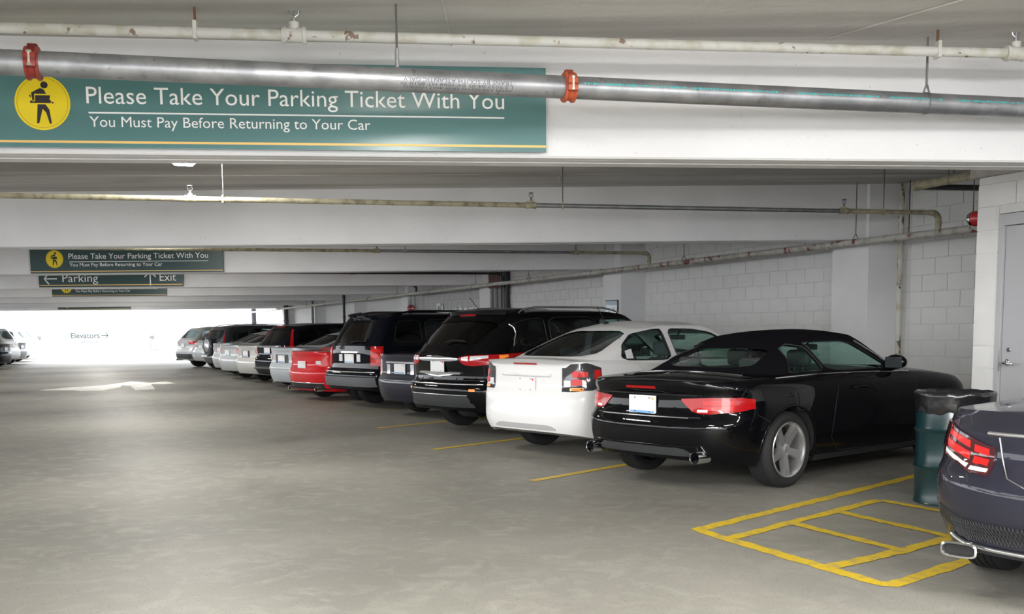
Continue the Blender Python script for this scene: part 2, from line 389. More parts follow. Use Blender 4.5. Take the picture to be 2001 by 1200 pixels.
hd.lathe([(0,0),(.028,0),(.028,.01),(.02,.016),(0,.016)],20,M)
hd.tube([spt(DA+.125,1.075,0),spt(DA+.125,1.075,.05),spt(DA+.14,1.072,.062),spt(DA+.19,1.067,.062),spt(DA+.25,1.066,.058)],[.011,.011,.011,.010,.009],10)
h = hd.build('door_handle', chrome, dr, smooth=40)
hd = MB(); M = Matrix.Translation(spt(DA+.14,1.185,-.012)) @ SN.to_track_quat('Z','Y').to_matrix().to_4x4()
hd.lathe([(0,.0),(.022,0),(.022,.008),(.017,.014),(.0,.014)],20,M); hd.build('deadbolt', chrome, dr, smooth=40)
sbox('strike_plate', DA+.048, DA+.060, 1.0, 1.19, .010, .016, satin, dr)
# capping slab over the enclosure
mb = MB(); a = S0+SD*-.05+SN*.05; 
p = [a, a+SD*1.75, a+SD*1.75-SN*2.2, a-SN*2.2]
mb.add([q+Vector((0,0,2.70)) for q in p]+[q+Vector((0,0,2.78)) for q in p], [(0,3,2,1),(4,5,6,7),(0,1,5,4),(1,2,6,5),(2,3,7,6),(3,0,4,7)])
struct(mb.build('trim_1', slab))

# ================================================================== PIPES
def pipe_thing(name, label, cat, group=None): return thing(name, label, cat, group=group)
def rodpart(parent, p, z1, m, r=.006, name='hanger_rod'):
    mb = MB(); mb.tube([p, Vector((p[0],p[1],z1))], r, 6); return mb.build(name, m, parent)
def sprinkler(parent, p, m, k=1., up=1):
    """tee fitting with an upright sprinkler head"""
    mb = MB(); p = Vector(p); ax = parent['axis']; ax = Vector(ax)
    mb.tube([p-ax*.055*k, p-ax*.04*k, p-ax*.035*k, p+ax*.035*k, p+ax*.04*k, p+ax*.055*k], [.036*k,.040*k,.034*k,.034*k,.040*k,.036*k], 14)
    mb.tube([p, p+Vector((0,0,.055*k)), p+Vector((0,0,.056*k))], [.024*k,.024*k,.012*k], 12)
    t = mb.build('tee_fitting', m, parent, smooth=40)
    mb = MB(); q = p+Vector((0,0,.055*k))
    mb.tube([q, q+Vector((0,0,.02*k))], .012*k, 8)
    for s in (-1,1): mb.tube([q+Vector((0,0,.02*k)), q+ax*.020*k*s+Vector((0,0,.035*k)), q+ax*.022*k*s+Vector((0,0,.055*k)), q+ax*.004*s*k+Vector((0,0,.078*k))], .0035*k, 6)
    mb.tube([q+Vector((0,0,.02*k)), q+Vector((0,0,.078*k))], .003*k, 6)
    mb.lathe([(0,0),(.024*k,0),(.028*k,-.006*k),(.0,.003*k)], 12, Matrix.Translation(q+Vector((0,0,.08*k))))
    mb.build('sprinkler_head', satin if k > 1 else rod2, t, smooth=40)
def straight(name, a, b, r, m, parent, n=20, segs=1):
    a = Vector(a); b = Vector(b); mb = MB(); mb.tube([a+(b-a)*i/segs for i in range(segs+1)], r, n); return mb.build(name, m, parent, smooth=50)
# big drain pipe in front of the first beam
PA = Vector((-3.06,5.30,2.786)); PB = Vector((4.35,7.00,2.791)); pax = (PB-PA).normalized(); PR = .0635
big = thing('drain_pipe', 'thick galvanised steel pipe crossing in front of the first ceiling beam', 'pipe'); big['axis'] = tuple(pax)
straight('pipe', PA, PB, PR, galv, big, 36)
def coupling(px_t, m):
    c = PA+(PB-PA)*px_t; mb = MB()
    prof = [(PR+.001,-.035),(PR+.020,-.033),(PR+.022,-.02),(PR+.012,-.012),(PR+.012,.012),(PR+.022,.02),(PR+.020,.033),(PR+.001,.035)]
    M = Matrix.Translation(c) @ pax.to_track_quat('Z','Y').to_matrix().to_4x4(); mb.lathe(prof, 30, M)
    for s in (-1,1):
        nrm = Vector((pax.y,-pax.x,0)).normalized()   # towards the camera
        mb.box((0,0,0),(.06,.035,.05), Matrix.Translation(c+Vector((0,0,s*.012))+nrm*(PR+.022)) @ Matrix.Rotation(math.atan2(pax.y,pax.x),4,'Z'), bev=.006)
        mb.box((0,0,0),(.05,.03,.03), Matrix.Translation(c+Vector((0,0,(PR+.02))) + nrm*.0) @ Matrix.Rotation(math.atan2(pax.y,pax.x),4,'Z'), bev=.006)
    o = mb.build('coupling', m, big, smooth=40)
    mb = MB(); mb.tube([c+nrm*(PR+.035)+Vector((0,0,-.03)), c+nrm*(PR+.035)+Vector((0,0,.035))], .008, 8)
    mb.lathe([(0,0),(.014,0),(.014,.012),(0,.012)],6,Matrix.Translation(c+nrm*(PR+.035)+Vector((0,0,.03))))
    mb.lathe([(0,0),(.014,0),(.014,.012),(0,.012)],6,Matrix.Translation(c+nrm*(PR+.035)+Vector((0,0,-.035)))); mb.build('bolt', bolt, o)
tX = lambda X: (X-PA.x)/(PB.x-PA.x)
coupling(tX(-2.45), redcoup); coupling(tX(.345), orange)
def big_hanger(X, m, fork):
    c = PA+(PB-PA)*tX(X); mb = MB(); w = Vector((-pax.y,pax.x,0))
    ring = [c+w*cos(a)*(PR+.004)+Vector((0,0,sin(a)*(PR+.004))) for a in [2*pi*i/24 for i in range(24)]]
    for i in range(24):
        p, q = ring[i], ring[(i+1)%24]; mb.add([p-pax*.012,p+pax*.012,q+pax*.012,q-pax*.012],[(0,1,2,3)])
    top = c+Vector((0,0,PR+.004))
    if fork:
        for s in (-1,1): mb.tube([top+w*.03*s+Vector((0,0,-.01)), top+w*.012*s+pax*.0+Vector((0,0,.035)), top+Vector((0,0,.05))], .006, 6)
        for s in (-1,1): mb.tube([top+pax*.022*s+Vector((0,0,-.004)), top+Vector((0,0,.05))], .006, 6)
    else: mb.tube([top, top+Vector((0,0,.10))], .011, 8)
    mb.build('hanger_ring', galv, big, fix=False)
    rodpart(big, top+Vector((0,0,.04)), CZ, m, .007)
big_hanger(-.62, rod2, False); big_hanger(2.62, rod2, True)
# stencilled lettering wrapped on the pipe (upside down, as on the real pipe)
dn = Vector((pax.y,-pax.x,0)).normalized()
def wrapfn(X0, ang0, flip=True):
    c0 = PA+(PB-PA)*tX(X0)
    def f(v):
        u = -v.x if flip else v.x; a = ang0-(v.y if not flip else -v.y)*-1/PR if False else ang0+((-v.y if flip else v.y)/PR)
        return c0+pax*u+(dn*cos(a)+Vector((0,0,sin(a))))*(PR+.0008)
    return f
put_text('lettering', 'TRANS BY SOUTH ATLANTIC GALV', .020, None, ink, big, width=.62, fn=wrapfn(.01,RAD(2)))
put_text('lettering', '1 2 1037 04-05 BY 1068 HT 8510 74', .016, None, ink, big, width=.64, fn=wrapfn(.01,RAD(-20)))
put_text('lettering', 'ASTM A53 SCH40 ERW 4062 HYDRO', .013, None, ink, big, width=.62, fn=wrapfn(.01,RAD(-39)))
cs = MB(); rq = random.Random(5)
for (xa, xb) in ((.42,1.05),(1.06,1.62),(1.72,2.28),(2.33,2.72),(2.8,3.4)):
    x = xa
    while x < xb-.03:
        w = rq.uniform(.004,.014); hgt = rq.uniform(.005,.013); f_ = wrapfn(x, RAD(12), False)
        cs.add([f_(Vector((a,b,0))) for a,b in ((0,-hgt/2),(w,-hgt/2),(w,hgt/2),(0,hgt/2))],[(0,1,2,3)]); x += w+rq.uniform(.003,.009)
cs.build('teal_stencil_marks', cyan, big, fix=False)['kind'] = 'stuff'
# sprinkler line against the slab before the first beam
A = Vector((-3.3,5.68,3.055)); B = Vector((3.9,6.62,3.07)); sp1 = thing('sprinkler_pipe', 'flaking pale sprinkler pipe above the thick steel pipe, under the bare slab', 'pipe'); sp1['axis'] = tuple((B-A).normalized())
straight('pipe', A, B, .030, oldpipe, sp1, 20); f1 = lambda X: A+(B-A)*((X-A.x)/(B.x-A.x))
sprinkler(sp1, f1(-1.205), oldpipe, 1.25); sprinkler(sp1, f1(3.13), oldpipe, 1.25)
for X in (-1.74,2.62):
    p = f1(X); mb = MB(); mb.box((0,0,0),(.022,.072,.10),Matrix.Translation(p+Vector((0,0,.01)))@Matrix.Rotation(.13,4,'Z'),bev=.004); mb.build('hanger_clamp', oldpipe, sp1)
    rodpart(sp1, p+Vector((0,0,.05)), CZ, rodm, .008)
# wall main running along the wall
wm = thing('sprinkler_main', 'peeling red and cream sprinkler main running along the block wall under the beams', 'pipe'); wm['axis'] = tuple(AD)
wp = lambda y, z=2.455: Vector((*EY(9.98,y),z))
for a, b, m in ((9.9,13.6,redflake),(13.6,19.3,redflake),(19.3,25.4,oldpipe),(25.4,60,oldpipe)): straight('pipe', wp(a), wp(b), .043, m, wm, 16)
for y in (13.6,16.5,19.3,22.2,25.4,28.4,31.3,34.2,37.1,40,43,46,48.5):
    mb = MB(); mb.tube([wp(y)-AD*.05, wp(y)-AD*.045, wp(y)+AD*.045, wp(y)+AD*.05],[.043,.054,.054,.043],14); mb.build('coupling', redflake, wm, smooth=40)
for y in (11.4,13.08,16.7,19.6,22.3,25.2,28.1,31.2,34,37,40,43,46):
    p = wp(y)+Vector((0,0,.043)); mb = MB()
    for s in (-1,1): mb.tube([wp(y)+AN*.045*s, p+AN*.03*s+Vector((0,0,.01)), p+Vector((0,0,.07))], .005, 6)
    mb.build('hanger_ring', rod2, wm); rodpart(wm, p+Vector((0,0,.065)), CZ, rod2, .006)
# alarm bell at the near end of the main
bell = thing('alarm_bell', 'red and chrome alarm bell beside the corner of the stair wall', 'bell')
bq = S0+SN*-.15+AD*.0+Vector((0,0,2.37)); Mx = Matrix.Translation(bq) @ AD.to_track_quat('Z','Y').to_matrix().to_4x4(); mb = MB()
mb.lathe([(0,.235),(.03,.232),(.058,.215),(.070,.185),(.070,.165),(0,.165)],24,Mx); mb.build('bell_shell', chrome, bell, smooth=40)
mb = MB(); mb.lathe([(0,0),(.05,0),(.055,.08),(.066,.10),(.070,.16),(0,.16)],20,Mx); mb.build('bell_base', mat('alarm_red',(.42,.02,.03),.3,coat=.5), bell, smooth=40)
# branch lines, one in each bay, dropping to the wall main
def branch(k, yw, xl, m_l, m_r, label, heads, rods, xsplit, zz=2.68, slope=.227):
    t = thing('sprinkler_branch', label, 'pipe', group=None); e = Vector((EY(9.98,yw)[0], yw, zz)); a = Vector((xl, yw-(e.x-xl)*slope, zz)); ax = (e-a).normalized(); t['axis'] = tuple(ax)
    fx = lambda X: a+(e-a)*((X-a.x)/(e.x-a.x)); R_ = .026
    straight('pipe', a, fx(xsplit[0]), R_, m_l, t, 14)
    if len(xsplit) > 1: straight('pipe', fx(xsplit[0]), fx(xsplit[1]), R_-.003, galv, t, 14)
    mb = MB(); s = fx(xsplit[-1]); mb.tube([s, e-ax*.10], R_, 14); mb.build('pipe', m_r, t, smooth=50)
    mb = MB(); pts = [e-ax*.12, e-ax*.10, e-ax*.085]+[e-ax*.085+ax*.085*sin(q)-Vector((0,0,.085*(1-cos(q)))) for q in (.4,.8,1.2,1.57)]+[e-Vector((0,0,.11)), e-Vector((0,0,.26))]
    mb.tube(pts, [R_]+[R_+.010]*7+[R_]*1, 14); mb.build('elbow', m_r, t, smooth=50)
    for X in heads: sprinkler(t, fx(X), m_r, .95)
    for X in rods:
        p = fx(X); mb = MB(); mb.box((0,0,0),(.018,.06,.075),Matrix.Translation(p+Vector((0,0,.005)))); mb.build('hanger_clamp', m_r, t); rodpart(t, p+Vector((0,0,.03)), CZ, rod2, .006)
branch(2, 11.85, -5.4, ochre, ochre, 'ochre sprinkler branch pipe crossing the second bay before the white beam', [-3.08,.22,3.72], [-2.78,.55,4.2], [.24,3.7])
branch(3, 17.7, -8.2, ochre, ochre, 'thin ochre and steel sprinkler branch pipe in the third bay, above the far signs', [-2.15,1.1], [-1.7,1.6], [-2.1,1.0])
branch(4, 23.7, -11, darkpipe, darkpipe, 'dark sprinkler branch pipe in the fourth bay, ending by the grey riser pipes', [-3.5], [-2.2], [-4])
branch(5, 29.5, -14, darkpipe, darkpipe, 'short dark sprinkler branch pipe in the fifth bay, seen over the black cars', [], [-4.4], [-6])
# pipes by the stair enclosure
t = thing('drain_pipe', 'brown cast drain pipe rising from its elbow to the slab above the grey door', 'pipe')
mb = MB(); e0 = Vector((4.33,11.0,2.875)); mb.tube([e0+Vector((-.01,.09,0)), e0+Vector((-.01,.03,0)), e0+Vector((.03,-.10,.0)), Vector((4.57,10.2,2.86)), Vector((4.95,9.0,2.845))], [.052,.054,.045,.04,.04], 14); mb.build('pipe', ochre, t, smooth=50)
rodpart(t, Vector((4.47,10.5,2.92)), CZ, rod2, .006)
t = thing('conduit', 'black horizontal pipe behind the brown drain pipe near the stair wall', 'pipe')
straight('pipe', (4.72,12.0,2.99), (6.0,12.05,2.97), .034, darkpipe, t, 14); rodpart(t, Vector((5.05,12.0,3.0)), CZ, rod2, .006)
straight('pipe_cap', (4.66,12.0,2.99), (4.72,12.0,2.99), .04, darkpipe, t, 14)
# peeling vertical pipe beside the near column + cable
t = thing('riser_pipe', 'white peeling vertical pipe beside the nearest wall column', 'pipe')
pp = mat('peeling_white_pipe', (.7,.69,.62), .6); s_ = noise_mix(pp, 6, (.66,.65,.60), (.52,.49,.38), .45, .6, 6); s_ = noise_mix(pp, 16, None, (.14,.13,.12), .60, .64, 7, (1,1,.5), src=s_)
straight('pipe', (4.94,13.12,0), (4.94,13.12,CZ-.01), .034, pp, t, 14)
t = thing('conduit', 'thin dark cable drop beside the white peeling riser pipe', 'cable'); straight('cable', (4.955,12.9,2.5), (4.955,12.9,CZ), .007, darkpipe, t, 6)
# riser pipes at the third column
def riser(x, y, r, m, label, z1=CZ, nm='riser_pipe'):
    t = thing(nm, label, 'pipe', (x,y,0)); mb = MB(); mb.tube([(0,0,0),(0,0,z1)], r, 14); mb.build('pipe', m, t, smooth=50)
    for z in (.9,1.9,2.6):
        mb = MB(); mb.tube([(0,0,z-.03),(0,0,z+.03)], r*1.22, 14); mb.build('coupling', m, t, smooth=50)
greyr = mat('grey_riser', (.22,.22,.225), .5)
riser(-.45,24.9,.035,greyr,'slim grey riser pipe, left of the risers beside the third column'); riser(-.34,24.9,.03,greyr,'slim grey riser pipe, middle of the risers beside the third column')
riser(-.22,24.9,.018,darkpipe,'thin dark riser beside the thick black riser'); riser(-.10,24.85,.068,darkpipe,'thick black riser pipe on the third column')
riser(-5.95,36.75,.05,darkpipe,'dark riser pipe on the fifth column over the red car'); riser(-8.2,42.62,.05,greyr,'grey riser pair on the sixth column')
riser(-10.6,48.55,.10,darkpipe,'thick dark riser at the last wall column'); riser(-14.45,57.9,.12,darkpipe,'dark post at the sunlit end of the wall')
mb = MB(); mb.box((-.40,24.75,2.55),(.26,.12,.34),bev=.01); tag(mb.build('junction_box', mat('brown_box',(.16,.09,.08),.6)),'brown metal box under the beam at the third column','box')
# small red bell on the fourth column
t = thing('alarm_bell', 'small red alarm bell hanging on the fourth column, above the dark sport utility roof', 'bell', (-3.0,30.945,2.06))
mb = MB(); mb.lathe([(0,-.05),(.09,-.04),(.11,0),(.09,.04),(0,.05)],16,Matrix.Rotation(RAD(90),4,'X')); mb.build('bell_shell', D.materials['alarm_red'], t, smooth=40)
mb = MB(); mb.tube([(0,0,.05),(0,0,.5)],.012,6); mb.tube([(.12,0,0),(.12,0,.5)],.012,6); mb.build('conduit', greyr, t)

# ================================================================== SIGNS
def sign_frame(x0, y0, dx, dy, zb):
    d = Vector((dx,dy,0)).normalized(); n = Vector((d.y,-d.x,0))
    def M(u, v, off=0.): return Matrix(((d.x,0,n.x,x0+d.x*u+n.x*off),(d.y,0,n.y,y0+d.y*u+n.y*off),(0,1,0,zb+v),(0,0,0,1)))
    return M
def rect(mb, M, u0, v0, u1, v1, off, th=.002):
    m = M(0,0,off); mb.prism([(u0,v0),(u1,v0),(u1,v1),(u0,v1)], m@Vector((0,0,0)), m.to_3x3()@Vector((1,0,0)), m.to_3x3()@Vector((0,1,0)), m.to_3x3()@Vector((0,0,th)))
def ticket_sign(label, M, Wd=3.62, Hh=.52, green=signg):
    t = thing('direction_sign', label, 'sign'); k = Wd/3.62
    mb = MB(); rect(mb, M, 0, 0, Wd, Hh, 0, .03); mb.build('panel', green, t)
    mb = MB(); rect(mb, M, 0, .026, Wd, .040, .0305); mb.build('gold_stripe', signo, t)
    cx, cy, r = .462*k, .262, .162
    mb = MB(); m = M(cx,cy,.031); circ = [(r*cos(a),r*sin(a)) for a in [2*pi*i/48 for i in range(48)]]
    X_, Y_, N_ = (m.to_3x3()@Vector(v) for v in ((1,0,0),(0,1,0),(0,0,1)))
    mb.prism(circ, m@Vector((0,0,0)), X_, Y_, N_*.002); dsk = mb.build('symbol_disc', signy, t)
    mb = MB(); o = m@Vector((0,0,.0025)); vs = []
    for q in (.905,.92):
        vs += [o+X_*r*q*cos(a)+Y_*r*q*sin(a) for a in [2*pi*i/48 for i in range(48)]]
    mb.add(vs, [(i,(i+1)%48,48+(i+1)%48,48+i) for i in range(48)]); mb.build('ring', mat_brown, dsk, fix=False)
    # walking figure holding a ticket; drawn in a 1400 x 1200 grid about (665, 570)
    G = lambda x, y: ((x-665)/510*r, (570-y)/490*r)
    mb = MB(); e = N_*.0012; oo = m@Vector((0,0,.0024))
    mb.prism([G(710+66*cos(a), 255-62*sin(a)) for a in [2*pi*i/20 for i in range(20)]], oo, X_, Y_, e)
    mb.prism([G(*p) for p in ((640,312),(690,330),(715,360),(738,415),(575,415),(530,410),(520,430),(520,520),(505,540),(485,530),(468,395),(600,325))], oo, X_, Y_, e)
    mb.prism([G(*p) for p in ((540,440),(808,440),(808,480),(790,505),(820,530),(820,578),(440,578),(440,545),(470,530),(500,555),(535,545))], oo, X_, Y_, e)
    mb.prism([G(*p) for p in ((432,430),(455,430),(462,480),(450,480),(432,450))], oo, X_, Y_, e)
    mb.prism([G(*p) for p in ((835,542),(870,565),(865,588),(835,580))], oo, X_, Y_, e)
    mb.prism([G(*p) for p in ((575,600),(720,600),(785,690),(818,930),(800,948),(780,940),(725,745),(662,680),(590,930),(565,942),(548,930))], oo, X_, Y_, e)
    mb.build('walking_figure', signk, dsk)
    put_text('lettering', 'Please Take Your Parking Ticket With You', .100, M(.725*k,.262,.0315), signw, t, width=2.62*k)
    mb = MB(); rect(mb, M, .735*k, .203, 3.345*k, .212, .0305); mb.build('underline', signw, t)
    put_text('lettering', 'You Must Pay Before Returning to Your Car', .062, M(.738*k,.124,.0315), signw, t, width=1.74*k)
    return t
mat_brown = mat('sign_ring', (.40,.22,.01), .5)
# first sign lies flat on the first beam
d1 = Vector((.9943,.1066,0)); 
def on_beam1(u): return (.014+d1.x*u, 6.724+d1.y*u)
px, py = on_beam1(-3.305)
ticket_sign('large green ticket reminder sign with yellow walking-figure disc on the nearest beam', sign_frame(px+.1066*.034, py-.9943*.034, d1.x, d1.y, 2.527), 3.52, .52)
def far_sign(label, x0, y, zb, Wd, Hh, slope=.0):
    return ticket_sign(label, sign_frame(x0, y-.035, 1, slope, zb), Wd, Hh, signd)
far_sign('dark green ticket reminder sign with yellow disc, on the beam over the aisle', -8.92, 19.30, 2.515, 3.58, .52)
far_sign('small dark ticket reminder sign half hidden behind the Parking and Exit sign', -13.85, 31.25, 2.515, 3.45, .45)
far_sign('farthest tiny ticket sign strip on the last beam before the daylight', -21.45, 48.9, 2.51, 3.44, .45)
M = sign_frame(-11.55, 25.34, 1, .0, 2.53); t = thing('direction_sign', 'dark green sign reading Parking left arrow and Exit up arrow', 'sign')
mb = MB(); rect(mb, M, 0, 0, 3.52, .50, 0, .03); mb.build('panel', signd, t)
mb = MB(); rect(mb, M, 0, .035, 3.52, .056, .0305); mb.build('gold_stripe', signo, t)
put_text('lettering', 'Parking', .190, M(.58,.125,.032), signw, t, width=.87); put_text('lettering', 'Exit', .190, M(2.96,.135,.032), signw, t, width=.40)
def arrow_sign(cx, cy, s, a, parent, Mf, w=.028, m=signw):
    mb = MB()
    def bar(p, q):
        p = Vector((*p,0)); q = Vector((*q,0)); d = (q-p).normalized(); n = Vector((-d.y,d.x,0))*w/2
        R2 = Matrix.Rotation(a,3,'Z'); pts = [R2@v for v in (p-n,q-n,q+n,p+n)]; mm = Mf(cx,cy,.032)
        mb.add([mm@v for v in pts],[(0,1,2,3)])
    bar((-.5*s,0),(.5*s,0)); bar((.5*s,0),(.14*s,.42*s)); bar((.5*s,0),(.14*s,-.42*s)); return mb.build('arrow', m, parent, fix=False)
arrow_sign(.29,.205,.31,pi,t,M); arrow_sign(2.73,.185,.33,pi/2,t,M)
# C sign on the second column
t = thing('column_sign', 'pale blue square sign with a white letter C on the wall column', 'sign'); c0 = Vector((*EY(10.24,19.62),0))
def colM(u, v, off=0.):
    p = c0-AD*u+AN*off; return Matrix(((-AD.x,0,AN.x,p.x),(-AD.y,0,AN.y,p.y),(0,1,0,v),(0,0,0,1)))
mb = MB(); rect(mb, colM, 0.02, 1.35, .50, 1.93, .0, .012); mb.build('panel', mat('pale_blue_panel',(.30,.42,.50),.3,coat=.5), t)
mb = MB(); rect(mb, colM, .475, 1.35, .505, 1.93, .0, .02); rect(mb, colM, 0.02, 1.92, .50, 1.935, 0, .02); mb.build('edge', signb, t)
put_text('lettering', 'C', .40, colM(.09,1.42,.014), signw, t, width=.34, bold=-.01)
# wall lettering
t = thing('wall_lettering', 'white raised letters reading Elevators on the block wall above the black cars', 'sign'); c1 = Vector((*EY(10.675,29.75),0))
def wlM(u, v, off=0.):
    p = c1-AD*u+AN*off; return Matrix(((-AD.x,0,AN.x,p.x),(-AD.y,0,AN.y,p.y),(0,1,0,v),(0,0,0,1)))
put_text('lettering', 'Elevators', .50, wlM(0,1.66,.03), letterw, t, width=3.3, bold=.012)
t = thing('wall_lettering', 'faint grey letters reading Elevators with an arrow on the sunlit far wall', 'sign')
fM = lambda u, v, off=0.: Matrix(((1,0,0,-35.8+u),(0,0,-1,83.62-off),(0,1,0,v),(0,0,0,1)))
put_text('lettering', 'Elevators', .42, fM(0,1.02,.02), letterg, t, width=2.35, bold=.01); arrow_sign(2.75,1.22,.55,0,t,fM,.06,letterg)
put_text('lettering', 'Section 2', .20, fM(.85,.62,.02), letterg, t, width=1.3)
# bollard hoops by the far wall
for x, lb in ((-38.0,'small white guard hoop by the left pilaster of the far wall'),(-28.85,'small white guard hoop by the right pilaster of the far wall')):
    t = thing('guard_hoop', lb, 'rail', (x,83.0,0)); mb = MB(); mb.tube([(-.3,0,0),(-.3,0,.75),(-.15,0,.85),(.3,0,.85),(.45,0,.0)],.045,8); mb.build('hoop', greyf, t, smooth=50)
    mb = MB(); mb.box((-.15,0,1.05),(.3,.2,.25),bev=.02); mb.build('box', greyr, t)

# ================================================================== FLOOR MARKINGS
def strip(mb, pts, w, z=.003, jit=.010, close=False):
    r_ = random.Random(len(mb.v)+11); dense = []
    for (a, b) in zip(pts, pts[1:]):
        a = Vector((*a,0)); b = Vector((*b,0)); k = max(2,int((b-a).length/.08))
        dense += [a+(b-a)*i/k for i in range(k)]
    dense.append(Vector((*pts[-1],0))); vs = []; n = len(dense)
    for i, p in enumerate(dense):
        d = (dense[min(i+1,n-1)]-dense[max(i-1,0)]).normalized(); s = Vector((-d.y,d.x,0))
        vs += [p+s*(w/2+r_.uniform(-jit,jit))+Vector((0,0,z)), p-s*(w/2+r_.uniform(-jit,jit))+Vector((0,0,z))]
    mb.add(vs, [(2*i,2*i+1,2*i+3,2*i+2) for i in range(n-1)])
hb = thing('floor_marking', 'bold yellow painted ladder box on the floor beside the green barrel', 'marking')
fw = Vector((.743,.669)); P_ = lambda a, b: (a[0]+fw.x*b, a[1]+fw.y*b)
mb = MB(); strip(mb, [(3.9,9.62),(2.83,8.55),(1.30,7.03),(1.33,6.90),(1.99,5.50),(2.06,5.44),(2.9,6.17),(4.3,7.42)], .105); mb.build('outline', yellow, hb, fix=False)
mb = MB(); strip(mb, [(1.46,6.72),(2.0,7.25),(2.96,8.17)], .095, .0045); mb.build('rail', yellow, hb, fix=False)
mb = MB(); strip(mb, [(1.84,5.86),(2.45,6.30),(3.7,7.35)], .105, .0045); mb.build('rail', yellow, hb, fix=False)
for a, b, z in (((2.0,7.22),(2.44,6.27),.006),((2.46,7.68),(2.90,6.72),.006),((2.96,8.15),(3.5,7.2),.006)):
    mb = MB(); strip(mb, [a,b], .09, z); mb.build('rung', yellow, hb, fix=False)
STEP = Vector((-1.055,2.46)); LS = [(.183,9.40),(-.938,11.97),(-1.944,14.70),(-3.043,17.23),(-4.08,19.7),(-5.10,22.15)]
ords = ['nearest','second','third','fourth','fifth','sixth']
wh = ['running under the black convertible and white sedan','between the white sedan and the black crossover','between the black crossover and the navy sedan','under the big black sport utility','between the dark sport utility and the red sedan','left of the red sedan']
for i, p in enumerate(LS):
    d = Vector((.675,.738)); mb = MB(); strip(mb, [p, (p[0]+d.x*5.2, p[1]+d.y*5.2)], .10, .003, .004)
    tag(mb.build('stall_line', yellow if i < 3 else yellow_old, None, fix=False), f'{ords[i]} yellow stall line on the right, {wh[i]}', 'marking', 'stall lines on the right')
for i in range(6, 9):
    p = Vector(LS[5])+STEP*(i-5); mb = MB(); strip(mb, [tuple(p), (p.x+.675*5, p.y+.738*5)], .10, .003, .004)
    tag(mb.build('stall_line', yellow_old, None, fix=False), 'faint worn stall line '+['between the pale blue-silver sedan and the dark crossover','under the dark crossover with pillar lamps','under the warm silver sedan'][i-6], 'marking', 'stall lines on the right')
for i in range(9):
    y = 27.5+i*2.9; x = -1.95-.43*y; mb = MB(); strip(mb, [(x,y),(x-4.6,y-.4)], .12, .003, .004)
    tag(mb.build('stall_line', yellow_old if i > 4 else yellow, None, fix=False), ['nearest','second','third','fourth','fifth','sixth','seventh','eighth','ninth'][i]+' short yellow stall line counted from the camera along the left edge', 'marking', 'stall lines on the left')
# large directional arrow painted in the aisle
mb = MB(); AZ = .003
ar = [(-11.729, 25.41), (-11.583, 26.507), (-10.977, 27.452), (-11.008, 29.657), (-10.121, 28.732), (-9.91, 29.346), (-9.296, 28.343), (-9.42, 27.885), (-9.85, 27.958), (-8.84, 25.4), (-9.205, 25.026), (-10.085, 27.081), (-10.436, 27.438), (-10.153, 26.514), (-9.971, 25.016), (-10.508, 24.908), (-10.913, 25.286)]
mb.prism(ar, (0,0,AZ), (1,0,0), (0,1,0), (0,0,.001)); tag(mb.build('floor_arrow', arrow_p), 'large white direction arrow painted in the middle of the aisle', 'marking')

# ================================================================== BARREL
bx_, by_ = 3.50, 8.06
t = thing('trash_barrel', 'dark green steel drum used as a trash bin beside the black convertible', 'barrel', (bx_,by_,0), .3)
mb = MB(); R = .285
prof = [(0,.004),(R-.02,.004),(R,.0),(R+.006,.008),(R,.02)]
for z in (.29,.585): prof += [(R,z-.022),(R+.005,z-.012),(R+.013,z),(R+.005,z+.012),(R,z+.022)]
prof += [(R,.855),(R+.008,.862),(R+.008,.875),(R-.004,.878),(R-.012,.86),(R-.012,.03),(0,.03)]
mb.lathe(prof, 48); mb.build('drum', drumm, t, smooth=35)
mb = MB(); n = 72; rows = [(R+.004,.735),(R+.010,.75),(R+.012,.80),(R+.014,.86),(R+.018,.885),(R+.004,.900),(R-.016,.885),(R-.03,.80),(R-.06,.68),(.1,.55),(.0,.54)]
vs = []; rr = random.Random(9); ph = [rr.uniform(0,6.28) for _ in range(6)]
for i, (r, z) in enumerate(rows):
    for j in range(n):
        a = 2*pi*j/n; w = .003*sin(9*a+ph[0]+i*.5)+.003*sin(17*a+ph[1]-i*.9)+.002*sin(31*a+ph[2])
        zz = z-.012+(.010*sin(7*a+ph[3])+.007*sin(15*a+ph[4]) if i < 2 else .003*sin(11*a+ph[5]))
        vs.append(((r+(w*.5+.002 if i < 5 else w))*cos(a), (r+(w*.5+.002 if i < 5 else w))*sin(a), zz))
mb.add(vs, [(i*n+j,i*n+(j+1)%n,(i+1)*n+(j+1)%n,(i+1)*n+j) for i in range(len(rows)-1) for j in range(n)])
mb.build('bin_liner', bagm, t, smooth=60)

# ================================================================== CEILING LIGHTS
def ceiling_light(X, Y, label, z=3.07):
    t = thing('ceiling_light', label, 'lamp', (X,Y,z), RAD(23), 'ceiling lamps')
    mb = MB(); mb.prism([(-.12,.02),(-.16,.09),(.16,.09),(.12,.02)], (0,-.62,0), (1,0,0), (0,0,1), (0,1.24,0)); mb.build('housing', lamph, t)
    mb = MB(); mb.prism([(-.085,-.012),(-.12,.021),(.12,.021),(.085,-.012)], (0,-.60,0), (1,0,0), (0,0,1), (0,1.20,0)); mb.build('diffuser', lampm, t)
    for y in (-.45,.45):
        mb = MB(); mb.tube([(0,y,.08),(0,y,CZ-z+.002)], .008, 6); mb.build('hanger_rod', rod2, t)
for i, Y in enumerate((3.6,9.9,16.2,22.2,28.2,34.1,40.0,46.0)):
    ceiling_light(1.23-.43*Y, Y, (['white lamp in front of the nearest ceiling beam','white lamp peeking out just behind the nearest beam']+['white lamp over the aisle in the '+w+' bay' for w in ('third','fourth','fifth','sixth','seventh','last')])[i])
